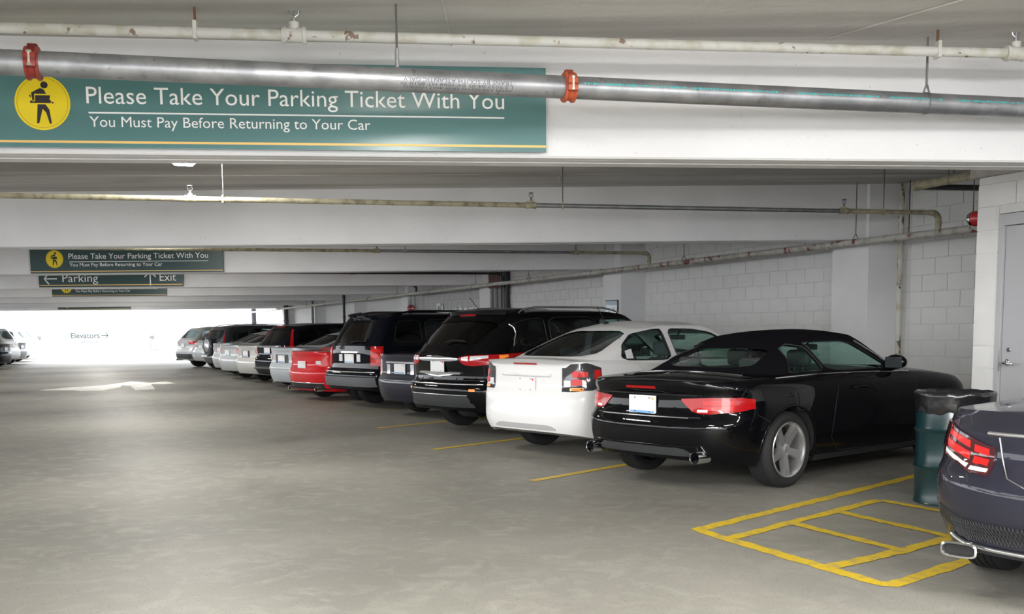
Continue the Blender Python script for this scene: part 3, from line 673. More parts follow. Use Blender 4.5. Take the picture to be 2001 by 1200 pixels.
ceiling_light(7.4,-2.5,'lamp over the stalls behind the camera'); ceiling_light(4.94,3.4,'lamp over the slate blue sedan at the right edge')
ceiling_light(.8,-3.2,'lamp hanging over the aisle behind the camera')
# ================================================================== CARS
def apply_mods(o, mods):
    for kind, kw in mods:
        m = o.modifiers.new('m', kind)
        for k, v in kw.items(): setattr(m, k, v)
    bpy.context.view_layer.update(); dg = bpy.context.evaluated_depsgraph_get()
    me = D.meshes.new_from_object(o.evaluated_get(dg)); old = o.data; o.modifiers.clear(); o.data = me; D.meshes.remove(old)
def finish(o, ang=32):
    me = o.data; me.polygons.foreach_set('use_smooth',[True]*len(me.polygons)); me.set_sharp_from_angle(angle=RAD(ang))
def half_stations(n1=11, ns=34, n2=9):
    st = [('r',90*(i/n1)**1.0) for i in range(n1)]+[('s',i/ns) for i in range(ns)]+[('f',90*(1-i/n2)) for i in range(n2+1)]
    return st
class Car:
    def __init__(s, S):
        s.S = S; s.L = S['L']; s.W = S['W']
        s.zb = curve(S['zb']); s.zt = curve(S['zt']); s.xr = curve(S['xr']); s.xf = curve(S['xf'])
        s.hw = curve(S['hw']); s.wp = curve(S['wp']); s.crown = curve(S['crown'])
        s.root = thing(S['name'], S['label'], S.get('cat','car'), (S['R'][0],S['R'][1],0), pi/2-RAD(S['yaw']), S.get('group'))
        s.build_shells()
    def bpt(s, st, t):
        S = s.S; k, a = st; W2 = s.W/2*s.hw(t)
        zr = s.zb(0)+(s.zt(0)-s.zb(0))*t; zf = s.zb(s.L)+(s.zt(s.L)-s.zb(s.L))*t
        XR = s.xr(zr); XF = s.L-s.xf(zf); Cr, nr, Cf, nf = S['Cr'], S['nr'], S['Cf'], S['nf']
        if k == 'r': c = cos(RAD(a))**(2/nr); q = sin(RAD(a))**(2/nr); x = XR+Cr*(1-c); y = W2*q
        elif k == 'f': c = cos(RAD(a))**(2/nf) if a < 89.99 else 0; q = sin(RAD(a))**(2/nf); x = XF-Cf*(1-c); y = W2*q
        else: x = XR+Cr+(XF-Cf-XR-Cr)*a; y = W2
        wp = s.wp(x); y *= wp
        z0 = s.zb(x); z = z0+(s.zt(x)-z0)*t
        for wx in (S['RO'],S['RO']+S['WB']):
            y += S.get('flare',.018)*math.exp(-((x-wx)/.42)**2)*math.exp(-((z-.62)/.22)**2)*(y/(W2*wp+1e-9))
        z += s.crown(x)*(1-(min(1,abs(y)/(W2*wp+1e-9)))**2)*t**5
        return Vector((x,y,z))
    def topz(s, x, y):
        We = s.W/2*s.hw(1)*s.wp(x); return s.zt(x)+s.crown(x)*(1-min(1,abs(y)/We)**2)
    def gpt(s, st, t):
        G = s.S['gh']; k, a = st; c = 1; q = 1
        if k in 'rf':
            n = G['n']; c = cos(RAD(a))**(2/n) if a < 89.99 else 0; q = sin(RAD(a))**(2/n)
        def lay(x0, x1, Cr_, Cf_, w):
            if k == 'r': return x0+Cr_*(1-c), w*q
            if k == 'f': return x1-Cf_*(1-c), w*q
            return x0+Cr_+(x1-x0-Cr_-Cf_)*a, w
        xb, yb = lay(G['bx'][0], G['bx'][1], G['Cb'], G['Cb']*1.3, G['bw']); xt, yt = lay(G['tx'][0], G['tx'][1], G['Ct'], G['Ct'], G['tw'])
        kx = s.gkx(t); ky = s.gky(t); kz = s.gkz(t)
        x = xb+(xt-xb)*kx; y = yb+(yt-yb)*ky
        if k == 'r': x -= G.get('bulge',.04)*sin(pi*t)*c
        if k == 'f': x += G.get('bulge',.04)*sin(pi*t)*c
        zb = s.topz(xb, yb)-.02; v = (xt-G['tx'][0])/(G['tx'][1]-G['tx'][0]); ze = s.gze(v)
        z = zb+(ze-zb)*kz+G['crown']*(1-min(1,abs(y)/((G['bw']+(G['tw']-G['bw'])*ky)))**2)*t**4
        return Vector((x,y,z))
    def loft(s, fn, st, ts, bottom, top_q):
        half = len(st); loop = [(i,1) for i in range(half)]+[(i,-1) for i in range(half-2,0,-1)]; N = len(loop)
        vs = []
        for t in ts:
            P = [fn(a,t) for a in st]
            for i, sg in loop: p = P[i]; vs.append((p.x,p.y*sg if 0 < i < half-1 else 0.,p.z))
        fs = []
        for r in range(len(ts)-1):
            for j in range(N):
                a = r*N+j; b = r*N+(j+1)%N; fs.append((a,b,b+N,a+N))
        # cap with a grid between mirrored edge points
        def cap(r, zfn, rev):
            base = r*N; rows = []
            for i in range(1, half-1):
                L_ = base+i; R_ = base+(N-i); p = Vector(vs[L_]); row = [L_]
                for q in top_q[1:-1]:
                    y = p.y*q; vs.append((p.x, y, zfn(p, q))); row.append(len(vs)-1)
                row.append(R_); rows.append(row)
            for a, b in zip(rows, rows[1:]):
                for j in range(len(a)-1):
                    f = (a[j],a[j+1],b[j+1],b[j]); fs.append(f if not rev else f[::-1])
            for row, tip in ((rows[0],base),(rows[-1],base+half-1)):
                for j in range(len(row)-1): fs.append((tip,row[j],row[j+1]))
        cap(len(ts)-1, s._capz, False)
        if bottom: cap(0, lambda p, q: p.z, True)
        return vs, fs
    def build_shells(s):
        S = s.S; G = S['gh']; st = half_stations()
        ts = [0,.04,.09,.15,.22,.29,.36,.43,.5,.57,.63,.69,.75,.8,.85,.89,.92,.95,.975,1]
        Q = [1,.96,.86,.7,.5,.25,0,-.25,-.5,-.7,-.86,-.96,-1]
        s._capz = lambda p, q: s.topz(p.x,0)-(s.topz(p.x,0)-s.zt(p.x))*0 if False else (p.z+s.crown(p.x)*((abs(p.y)/(s.W/2*s.hw(1)*s.wp(p.x)))**2)*(1-q*q))
        vs, fs = s.loft(s.bpt, st, ts, True, Q); s.bvh_b = BVHTree.FromPolygons([Vector(v) for v in vs], fs)
        mb = MB(); mb.add(vs, fs); body = mb.build('body', [S['paint'], liner, seatm], s.root); s.body = body
        # wheel wells and cabin tub
        RO, WB, rt = S['RO'], S['WB'], S['rt']; cut = MB()
        for wx in (RO, RO+WB):
            for sg in (-1,1):
                M = Matrix.Translation((wx, sg*(s.W/2-.02), rt*.98)) @ Matrix.Rotation(RAD(90),4,'X')
                cut.tube([M@Vector((0,0,-.28)),M@Vector((0,0,.28))],rt+.055,40)
        c1 = cut.build('cutter', [liner], s.root); mods = [('BOOLEAN', dict(object=c1, operation='DIFFERENCE', solver='EXACT'))]
        tmp = [c1]
        if S.get('tub'):
            c2 = MB(); x0 = G['bx'][0]+.35; x1 = G['bx'][1]-.45; c2.box(((x0+x1)/2,0,.95),(x1-x0,G['bw']*2-.22,1.0)); c2 = c2.build('cutter',[seatm], s.root); tmp.append(c2)
            mods.append(('BOOLEAN', dict(object=c2, operation='DIFFERENCE', solver='EXACT')))
        apply_mods(body, mods); finish(body, 38)
        s.gkx = lin(G.get('kx',[(0,0),(1,1)])); s.gky = curve(G['ky']); s.gkz = curve(G['kz']); s.gze = curve(G['ze'])
        s._capz = lambda p, q: p.z+G['crown']*(1-q*q)*(abs(p.y)/G['tw'])**2
        gts = [0,.08,.16,.25,.35,.45,.55,.65,.74,.82,.88,.93,.97,1]
        vs, fs = s.loft(s.gpt, half_stations(10,24,10), gts, False, Q); s.bvh_g = BVHTree.FromPolygons([Vector(v) for v in vs], fs)
        s.bvh_all = BVHTree.FromPolygons([Vector(v) for v in vs]+[Vector(v) for v in body_v(s.bvh_src)] , fs) if False else None
        mb = MB(); mb.add(vs, fs); gm = G.get('mat', S['paint']); gh = mb.build(G.get('part','roof'), [gm, blackp], s.root); s.gh = gh
        cuts = []
        def chaikin(p, n=2):
            for _ in range(n):
                q = []
                for i in range(len(p)):
                    a, b = p[i], p[(i+1)%len(p)]; q += [(a[0]*.87+b[0]*.13,a[1]*.87+b[1]*.13),(a[0]*.13+b[0]*.87,a[1]*.13+b[1]*.87)]
                p = q
            return p
        s.chaikin = chaikin
        for lo, up in G.get('side',[]):
            c = MB(); c.prism(chaikin(lo+up[::-1]), (0,-1.6,0), (1,0,0), (0,0,1), (0,3.2,0)); cuts.append(c.build('cutter',[blackp], s.root))
        for key, xa, xb in (('rear',-1,G['split'][0]),('front',s.L+1,G['split'][1])):
            if G.get(key):
                lo, up = G[key]; c = MB(); c.prism(chaikin(lo+up[::-1]), (xa,0,0), (0,1,0), (0,0,1), (xb-xa,0,0)); cuts.append(c.build('cutter',[blackp], s.root))
        mods = [('SOLIDIFY', dict(thickness=.035, offset=-1))]+[('BOOLEAN', dict(object=c, operation='DIFFERENCE', solver='EXACT')) for c in cuts]
        apply_mods(gh, mods); finish(gh, 38)
        for o in tmp+cuts: m = o.data; D.objects.remove(o, do_unlink=True); D.meshes.remove(m)
        # panes
        gi = 0
        def expand(lo, up, e):
            l = [(lo[0][0]-e, lo[0][1])]+list(lo)+[(lo[-1][0]+e, lo[-1][1])]; u = [(up[0][0]-e, up[0][1])]+list(up)+[(up[-1][0]+e, up[-1][1])]
            x0 = min(l[0][0],u[0][0]); x1 = max(l[-1][0],u[-1][0])
            return lin([(a,b-e) for a,b in l]), lin([(a,b+e) for a,b in u]), x0, x1
        gl = G.get('glass',[G_mid]*9)
        for lo, up in G.get('side',[]):
            fl, fu, x0, x1 = expand(lo, up, .012)
            for sg in (-1,1):
                s.patch('side_window', lambda u, v: s.side(u, v, sg, 'g'), x0, x1, fl, fu, 10, 8, -.010, gl[gi], s.root, thin=True)
            gi += 1
            for sg in (-1,1):
                if S.get('wtrim') is not None:
                    pts = [s.side(x, z, sg, 'g') for x, z in chaikin(lo+up[::-1])]; pts = [p+n*.002 for p, n in pts if p]
                    mb = MB(); mb.tube(pts, S.get('wtr',.006), 6, closed=True); mb.build('window_trim', S['wtrim'], s.root, smooth=60)
        if G.get('rear'):
            fl, fu, x0, x1 = expand(*G['rear'], .012); s.patch('rear_window', lambda u, v: s.rear(u, v, 'g'), x0, x1, fl, fu, 12, 10, -.010, G.get('rglass',gl[0]), s.root, thin=True)
        if G.get('front'):
            fl, fu, x0, x1 = expand(*G['front'], .012); s.patch('windshield', lambda u, v: s.front(u, v, 'g'), x0, x1, fl, fu, 12, 8, -.010, G_clear, s.root, thin=True)
        for wx in (RO, RO+WB):
            for sg in (-1,1): s.arch(wx, sg)
    # ---- projectors
    def cast(s, o, d, which='b'):
        best = None
        for w in which:
            h = (s.bvh_b if w == 'b' else s.bvh_g).ray_cast(o, d)
            if h[0] is not None and (best is None or h[3] < best[3]): best = h
        if best is None: return None, None
        n = best[1]; n = n if n.dot(d) < 0 else -n
        return best[0], n
    def side(s, x, z, sg, which='b'): return s.cast(Vector((x,sg*3,z)), Vector((0,-sg,0)), which)
    def rear(s, y, z, which='b'): return s.cast(Vector((-2,y,z)), Vector((1,0,0)), which)
    def front(s, y, z, which='b'): return s.cast(Vector((s.L+2,y,z)), Vector((-1,0,0)), which)
    def top(s, x, y, which='bg'): return s.cast(Vector((x,y,3)), Vector((0,0,-1)), which)
    AX = .75; AY = .25
    def corner(s, phi, z, sg, which='b'):
        d = Vector((-cos(phi), sg*sin(phi), 0)); return s.cast(Vector((s.AX,sg*s.AY,z))+d*3, -d, which)
    def cR(s, y): return math.atan2(y-s.AY, s.AX)             # corner angle of a point on the rear face
    def cS(s, x): return pi/2-math.atan2(s.AX-x, s.W/2-s.AY)   # corner angle of a point on the flank
    def patch(s, name, proj, u0, u1, fl, fu, nu, nv, off, m, parent, thin=False, skirt=.02, label=None):
        vs = []; ok = True; g = {}
        for i in range(nu+1):
            u = u0+(u1-u0)*i/nu; a = fl(u); b = fu(u)
            for j in range(nv+1):
                p, n = proj(u, a+(b-a)*j/nv)
                if p is None: g[i,j] = None; continue
                vs.append(p+n*off); g[i,j] = len(vs)-1
        fs = []
        for i in range(nu):
            for j in range(nv):
                q = [g[i,j],g[i+1,j],g[i+1,j+1],g[i,j+1]]
                if None in q: continue
                fs.append(tuple(q))
        if not fs: return None
        if not thin:
            from collections import Counter
            cnt = Counter()
            for f in fs:
                for a, b in zip(f, f[1:]+f[:1]): cnt[(min(a,b),max(a,b))] += 1
            nrm = {}
            for f in fs:
                n = (vs[f[1]]-vs[f[0]]).cross(vs[f[3]]-vs[f[0]])
                for i in f: nrm[i] = nrm.get(i, Vector())+n
            c0 = Vector((s.L/2,0,.6)); low = {}
            for f in list(fs):
                for a, b in zip(f, f[1:]+f[:1]):
                    if cnt[(min(a,b),max(a,b))] == 1:
                        for i in (a,b):
                            if i not in low:
                                n = nrm[i].normalized()
                                if n.dot(vs[i]-c0) < 0: n = -n
                                vs.append(vs[i]-n*(off+skirt)); low[i] = len(vs)-1
                        fs.append((a,b,low[b],low[a]))
        mb = MB(); mb.add(vs, fs); o = mb.build(name, m, parent, smooth=45)
        if label: o['label'] = label
        return o
    def lamp(s, name, m, lo, up, parent=None, sides=(-1,1), off=.006, nu=12, nv=5, which='b', label=None):
        """lens patch on the rear corner: lo/up are lists of (('R'|'S', pos), z)"""
        conv = lambda L_: [((s.cR(a[1]) if a[0] == 'R' else s.cS(a[1])), z) for a, z in L_]
        l = sorted(conv(lo)); u = sorted(conv(up)); out = []
        for sg in sides:
            par = parent[sides.index(sg)] if parent else s.root
            out.append(s.patch(name, lambda a, z: s.corner(a, z, sg, which), min(l[0][0],u[0][0]), max(l[-1][0],u[-1][0]), lin(l), lin(u), nu, nv, off, m, par, label=label))
        return out
    def rearpatch(s, name, m, lo, up, parent=None, off=.004, nu=10, nv=4, which='b', label=None):
        return s.patch(name, lambda y, z: s.rear(y, z, which), min(lo[0][0],up[0][0]), max(lo[-1][0],up[-1][0]), lin(lo), lin(up), nu, nv, off, m, parent or s.root, label=label)
    def sidepatch(s, name, m, lo, up, sg, parent=None, off=.004, nu=10, nv=4, which='b'):
        return s.patch(name, lambda x, z: s.side(x, z, sg, which), min(lo[0][0],up[0][0]), max(lo[-1][0],up[-1][0]), lin(lo), lin(up), nu, nv, off, m, parent or s.root)
    def line(s, name, pts, r, m, parent=None, closed=False, off=.0, n=6):
        """tube along projected points; pts: list of (projector result)"""
        P = [p+nn*off for p, nn in pts if p is not None]
        if len(P) < 2: return None
        mb = MB(); mb.tube(P, r, n, closed=closed); return mb.build(name, m, parent or s.root, smooth=60)
    def arch(s, wx, sg):
        rt = s.S['rt']; R = rt+.062; pts = []
        for i in range(25):
            a = RAD(-12+204*i/24); p, n = s.side(wx+R*cos(a), rt*.98+R*sin(a), sg)
            if p is not None and p.z > s.zb(p.x)+.01: pts.append(p-Vector((0,sg*.006,0)))
        if len(pts) > 4:
            mb = MB(); mb.tube(pts, .013, 8); mb.build('wheel_arch', s.S.get('archm', s.S['paint']), s.root, smooth=60)
    # ---- wheels
    def wheels(s, style=5, rimm=None, track=None):
        S = s.S; rt, rr = S['rt'], S['rr']; w = .115; rimm = rimm or alloy
        M = Matrix.Rotation(RAD(90),4,'X')
        mb = MB(); prof = [(rr-.012,w-.018),(rr+.004,w-.004),(rr+.02,w+.001),((rr+rt)/2,w+.006),(rt-.03,w-.004),(rt-.010,w-.018),(rt-.002,w-.035)]
        for y in (.055,.02,-.02,-.055): prof += [(rt,y+.006),(rt-.006,y+.004),(rt-.006,y-.004),(rt,y-.006)]
        prof += [(rt-.002,-w+.035),(rt-.012,-w+.012),((rr+rt)/2,-w),(rr-.012,-w+.02)]
        mb.lathe(prof, 44, M); ty = mb.build('wheel', rubber, s.root, smooth=40)
        mb = MB(); mb.lathe([(rr-.002,w-.012),(rr,w-.002),(rr-.006,w+.003),(rr-.016,w-.002),(rr-.024,w-.03),(rr-.030,-.02),(rr-.026,-w+.02)], 44, M)
        for k in range(style):
            a = 2*pi*k/style+.35; Rz = M @ Matrix.Rotation(a,4,'Z')
            for (o1, o2) in (((-.032,.032),(-.030,.036)),) if style == 5 else (((-.02,.02),(-.022,.022)),):
                r0, r1 = .045, rr-.012; z0, z1 = w-.040, w-.016
                vs = [Vector(p) for p in ((r0,o1[0],z0),(r0,o1[1],z0),(r1,o2[1],z1),(r1,o2[0],z1),(r0,o1[0]*1.3,z0-.05),(r0,o1[1]*1.3,z0-.05),(r1,o2[1]*1.2,z1-.045),(r1,o2[0]*1.2,z1-.045))]
                mb.add([Rz @ v for v in vs], [(0,1,2,3),(7,6,5,4),(0,4,5,1),(1,5,6,2),(2,6,7,3),(3,7,4,0)])
        mb.lathe([(0,w-.028),(.030,w-.029),(.036,w-.033),(.058,w-.042),(.060,w-.09),(0,w-.09)], 24, M)
        rim = mb.build('rim', rimm, ty, smooth=30)
        mb = MB(); mb.lathe([(0,.01),(rr*.62,.01),(rr*.62,-.01),(rr-.028,-.03),(rr-.028,-.06),(0,-.06)], 30, M); dk = mb.build('brake_disc', mat_disc, ty, smooth=30)
        yw = (s.W/2-w-.018) if track is None else track
        first = True
        for wx in (S['RO'], S['RO']+S['WB']):
            for sg in (-1,1):
                if first: o = ty; first = False
                else:
                    o = ty.copy(); C.objects.link(o); o.parent = s.root
                    for ch in (rim, dk): c = ch.copy(); C.objects.link(c); c.parent = o
                o.location = (wx, sg*yw, rt); o.rotation_euler = (0, 0 if sg < 0 else 0, 0)
                o.matrix_local = Matrix.Translation((wx, sg*yw, rt)) @ (Matrix.Rotation(pi,4,'Z') if sg > 0 else Matrix.Identity(4)) @ Matrix.Rotation(.3*sg+wx,4,'Y')
    def plate(s, z, yc=0., style='il', w=.305, h=.152, frame=None, tilt=.0):
        p, n = s.rear(yc, z); x = p.x-.012
        mb = MB(); mb.box((x,yc,z),(.008,w+.012,h+.012),bev=.003); fr = mb.build('license_plate', frame or platew, s.root)
        mb = MB(); mb.box((x-.005,yc,z),(.003,w,h),bev=.001); mb.build('plate_face', platew, fr)
        mb = MB(); mb.box((x-.0070,yc,z-h/2+.014),(.001,w*.92,.020)); mb.build('plate_band', plateb if style == 'il' else platew, fr)
        mb = MB()
        if style == 'il': mb.box((x-.0070,yc-w/2+.03,z+h/2-.02),(.001,.03,.022)); mb.build('plate_sticker', signo, fr)
        else: mb.box((x-.0070,yc-w/2+.03,z+h/2-.022),(.001,.026,.024)); mb.build('plate_sticker', plater, fr); 
        mb = MB()
        for a in (-.28,.28):
            for b in (-.40,.40): mb.lathe([(0,0),(.006,0),(.006,.003),(0,.003)],8,Matrix.Translation((x-.0065,yc+a*w,z+b*h))@Matrix.Rotation(RAD(-90),4,'Y'))
        mb.build('plate_screw', blackp, fr)
    def exhaust(s, ys, z, x=.06, r=.045, m=None, oval=1.):
        for y in ys:
            M = Matrix.Translation((x,y,z)) @ Matrix.Rotation(RAD(-90),4,'Y') @ Matrix.Diagonal((1,oval,1,1))
            mb = MB(); mb.lathe([(r*.88,-.25),(r,-.25),(r,.0),(r*.97,.006),(r*.90,.0),(r*.88,-.02),(r*.88,-.2),(0,-.2)],24,M); mb.build('exhaust_tip', m or chrome, s.root, smooth=40)
    def mirrors(s, x, z, m=None, sides=(-1,1)):
        for sg in sides:
            y = s.S['gh']['bw']+.11; mb = MB(); bm = bmesh.new(); bmesh.ops.create_icosphere(bm, subdivisions=3, radius=1)
            for v in bm.verts:
                c = v.co; c.x = max(c.x,-.55); v.co = Vector((c.x*.075, c.y*.115, c.z*.075*(1 if c.z > -.6 else .9)))
            mb.add([v.co+Vector((x,sg*y,z+.02)) for v in bm.verts],[[v.index for v in f.verts] for f in bm.faces]); bm.free()
            mb.box((x+.015,sg*(y-.11),z-.035),(.07,.12,.03),bev=.008); o = mb.build('side_mirror', m or s.S['paint'], s.root, smooth=50)
            mb = MB(); mb.box((x-.042,sg*y,z+.02),(.006,.175,.105),bev=.002); mb.build('mirror_glass', mirrorm, o)
    def handle(s, x, z, m, sides=(-1,1)):
        for sg in sides:
            p, n = s.side(x, z, sg)
            if p is None: continue
            mb = MB(); q = p+n*.03
            mb.tube([p+Vector((-.10,0,0)), q+Vector((-.09,0,0)), q+Vector((-.02,0,0.004)), q+Vector((.06,0,.002)), q+Vector((.10,0,-.004)), p+Vector((.11,0,-.004))],[.010,.012,.013,.013,.012,.010],8); mb.build('door_handle', m, s.root, smooth=60)
    def seam(s, pts, sg=None, kind='side', r=.0035, name='panel_seam', m=None):
        dense = []
        for (a, b) in zip(pts, pts[1:]):
            k = max(2,int(sqrt((a[0]-b[0])**2+(a[1]-b[1])**2)/.05))
            dense += [(a[0]+(b[0]-a[0])*i/k, a[1]+(b[1]-a[1])*i/k) for i in range(k)]
        dense.append(pts[-1]); m = m or blackp
        for g in ((-1,1) if sg is None and kind == 'side' else (sg,)):
            pr_ = [(s.side(u, v, g) if kind == 'side' else s.rear(u, v) if kind == 'rear' else s.top(u, v,'b')) for u, v in dense]
            s.line(name, pr_, r, m, off=-.0018)
    def antenna(s, x, y, tall=.2, lean=-.3):
        p, n = s.top(x, y, 'g'); mb = MB(); mb.tube([p+Vector((.05,0,-.005)), p+Vector((0,0,.018)), p+Vector((-.05,0,.01))],[.018,.022,.008],8)
        mb.tube([p+Vector((0,0,.015)), p+Vector((lean*tall,0,tall))],.004,5); mb.build('antenna', blackp, s.root, smooth=60)
    def seats(s, xf, xr_, zseat=.42, m=None, wheel=None, heads=True, ys=.36):
        m = m or seatm
        def seat(x, y, w, h, name):
            mb = MB(); mb.box((x+.22,y,zseat),(.5,w,.16),bev=.05)
            mb.box((0,0,0),(.14,w,h),Matrix.Translation((x-.08,y,zseat+.02+h/2))@Matrix.Rotation(RAD(-14),4,'Y'),bev=.05)
            for q in ([0] if w < .7 else [-.36,.36]):
                tp = Vector((x-.08-sin(RAD(14))*(h/2+.1), y+q, zseat+.02+h/2+cos(RAD(14))*(h/2+.09)))
                mb.box((0,0,0),(.09,.25,.17),Matrix.Translation(tp+Vector((0,0,.02)))@Matrix.Rotation(RAD(-10),4,'Y'),bev=.04)
                for e in (-.05,.05): mb.tube([tp+Vector((0,e,-.16)), tp+Vector((0,e,0))],.006,5)
            mb.build(name, m, s.root, smooth=50)
        seat(xf, -ys, .5, .58, 'seat'); seat(xf, ys, .5, .58, 'seat'); seat(xr_, 0, 1.16, .52, 'rear_seat')
        dx = s.S['gh']['bx'][1]-.72; mb = MB(); mb.box((dx+.1,0,.86),(.5,1.25,.2),bev=.06); mb.build('dashboard', blackp, s.root)
        M = Matrix.Translation((dx-.22,ys,.90))@Matrix.Rotation(RAD(-62),4,'Y'); mb = MB(); mb.tube([M@Vector((.18*cos(a),.18*sin(a),0)) for a in [2*pi*i/24 for i in range(24)]],.014,8,closed=True)
        for a in (0,pi/2*1.2,-pi/2*1.2): mb.tube([M@Vector((0,0,-.02)), M@Vector((.18*cos(a),.18*sin(a),0))],.014,6)
        mb.build('steering_wheel', blackp, s.root, smooth=60)
        mb = MB(); zt_ = s.gze(.95)-.10; mb.box((s.S['gh']['tx'][1]+.02,0,zt_),(.02,.24,.06),bev=.01); mb.tube([(s.S['gh']['tx'][1]+.02,0,zt_+.02),(s.S['gh']['tx'][1]+.08,0,zt_+.10)],.01,6); mb.build('rear_view_mirror', blackp, s.root)
    def rails(s, x0, x1, y, h=.05, m=None, r=.012):
        for sg in (-1,1):
            a, _ = s.top(x0, sg*y, 'g'); b, _ = s.top(x1, sg*y, 'g')
            if a is None or b is None: continue
            pts = [a+Vector((0,0,-.01)), a+Vector((.05,0,h*.6)), a+Vector((.12,0,h))]
            for i in range(1,8):
                x = x0+.12+(x1-x0-.24)*i/8; p, _ = s.top(x, sg*y, 'g'); pts.append(p+Vector((0,0,h)))
            pts += [b+Vector((-.12,0,h)), b+Vector((-.05,0,h*.6)), b+Vector((0,0,-.01))]
            mb = MB(); mb.tube(pts, r, 8); mb.build('roof_rail', m or satin, s.root, smooth=60)
mat_disc = mat('brake_disc', (.035,.035,.035), .4, metal=.6)
HW_SEDAN = [(0,.90),(.12,.955),(.3,.985),(.5,1),(.68,.995),(.85,.968),(.95,.935),(1,.895)]
HW_SUV = [(0,.92),(.12,.965),(.3,.99),(.5,1),(.75,.99),(.92,.965),(1,.93)]
KYS = [(0,0),(.5,.42),(.8,.72),(.93,.88),(1,1)]; KZS = [(0,0),(.5,.535),(.8,.86),(.93,.975),(1,1)]
def lerp_pts(x0, x1, z): return [(x0,z),(x1,z)]
def sedan(name, label, R, yaw, paint, L=4.6, W=1.8, H=1.47, RO=.98, WB=2.7, rt=.32, rr=.21, zd=1.0, belt=.97, trunk=.9, roof=(1.45,2.75), wb=3.65, dz=0, glassm=None, tub=True, Cr=.42, nr=3.0, cat='car', hood=.86, **kw):
    zt = [(0,zd-.03),(.12,zd),(trunk,zd),(trunk+.7,belt+.01),(3.1,belt-.02),(wb,belt-.03),(L-.55,hood-.02),(L-.18,.72),(L,.58)]
    g = glassm or G_mid; top = H-.10; bw = W/2*.86
    gh = dict(bx=(trunk-.35,wb), tx=roof, bw=bw, tw=W/2*.62, Cb=.30, Ct=.22, n=2.6, ky=KYS, kz=KZS, kx=[(0,0),(.88,.90),(1,1)],
        ze=[(0,top-.05),(.35,top+.02),(.8,top),(1,top-.055)], crown=.045, split=((roof[0]+roof[1])/2,(roof[0]+roof[1])/2), bulge=.05,
        side=[([(trunk+.02,belt+.06),(trunk+1.0,belt+.05)],[(trunk-.02,belt+.09),(trunk+.40,top-.12),(trunk+.66,top-.055),(trunk+.95,top-.045)]),
              ([(trunk+1.08,belt+.05),(wb-.62,belt+.04)],[(trunk+1.05,top-.045),(roof[1]-.12,top-.065),(roof[1]+.15,top-.14),(wb-.60,belt+.055)])],
        rear=([(-bw+.16,belt+.10),(bw-.16,belt+.10)],[(-W/2*.62+.06,top-.055),(W/2*.62-.06,top-.055)]),
        front=([(-bw+.14,belt+.06),(bw-.14,belt+.06)],[(-W/2*.62+.05,top-.08),(W/2*.62-.05,top-.08)]), glass=[g,g], rglass=g)
    gh.update(kw.pop('gh',{}))
    S = dict(name=name,label=label,R=R,yaw=yaw,paint=paint,L=L,W=W,RO=RO,WB=WB,rt=rt,rr=rr,Cr=Cr,nr=nr,Cf=.75,nf=2.4,cat=cat,
        zb=[(0,.27),(.35,.22),(.8,.19),(L-.9,.18),(L-.3,.19),(L,.24)], zt=zt,
        xr=[(.22,.10),(.30,.05),(.42,.012),(.55,0),(.62,.012),(.66,.05),(.72,.06),(zd-.14,.055),(zd-.06,.035),(zd-.03,.03),(zd+.03,.07)],
        xf=[(.2,.08),(.35,.02),(.5,0),(.6,.05),(.7,.2)], hw=HW_SEDAN, wp=[(0,.955),(.5,.985),(1.2,1),(3.2,1),(4.0,.985),(L,.93)],
        crown=[(0,.02),(.4,.035),(trunk,.03),(wb,.05),(L-.5,.06),(L,.03)], gh=gh, tub=tub)
    S.update(kw); return Car(S)
def suv(name, label, R, yaw, paint, L=4.8, W=1.88, H=1.72, RO=1.05, WB=2.8, rt=.36, rr=.23, belt=1.08, roof=(.50,3.0), base=(.07,4.0), rake=0, glassm=None, tub=True, Cr=.36, nr=3.4, **kw):
    top = H-.07; bw = W/2*.90; tw = W/2*.74; g = glassm or G_dark; hood = 1.02
    gh = dict(bx=base, tx=roof, bw=bw, tw=tw, Cb=.26, Ct=.24, n=2.8, ky=KYS, kz=KZS, kx=[(0,0),(.88,.92),(1,1)],
        ze=[(0,top-.06),(.3,top),(.75,top),(1,top-.06)], crown=.04, split=((roof[0]+1.0),(roof[1]-.4)), bulge=.03,
        side=[([(.52,belt+.08),(1.12,belt+.06)],[(.62,top-.13),(1.12,top-.10)]),
              ([(1.22,belt+.06),(2.15,belt+.05)],[(1.22,top-.10),(2.15,top-.10)]),
              ([(2.25,belt+.05),(base[1]-.62,belt+.04)],[(2.25,top-.10),(roof[1]-.02,top-.12),(base[1]-.60,belt+.06)])],
        rear=([(-bw+.20,belt+.10),(bw-.20,belt+.10)],[(-tw+.08,top-.13),(tw-.08,top-.13)]),
        front=([(-bw+.14,belt+.06),(bw-.14,belt+.06)],[(-tw+.05,top-.10),(tw-.05,top-.10)]), glass=[g,g,G_mid], rglass=g)
    gh.update(kw.pop('gh',{}))
    S = dict(name=name,label=label,R=R,yaw=yaw,paint=paint,L=L,W=W,RO=RO,WB=WB,rt=rt,rr=rr,Cr=Cr,nr=nr,Cf=.7,nf=2.6,
        zb=[(0,.36),(.35,.30),(.8,.26),(L-.9,.24),(L-.3,.26),(L,.30)],
        zt=[(0,belt),(1,belt),(3.0,belt),(base[1],belt-.02),(L-.5,hood-.05),(L-.15,.88),(L,.72)],
        xr=[(.30,.12),(.38,.05),(.50,.005),(.66,0),(.74,.02),(.78,.07),(.86,.085),(belt-.1,.075),(belt,.07)],
        xf=[(.2,.08),(.4,.02),(.6,0),(.8,.06),(.9,.2)], hw=HW_SUV, wp=[(0,.95),(.5,.985),(1.2,1),(3.4,1),(4.2,.98),(L,.92)],
        crown=[(0,.01),(.5,.02),(base[1],.04),(L,.02)], gh=gh, tub=tub)
    S.update(kw); return Car(S)
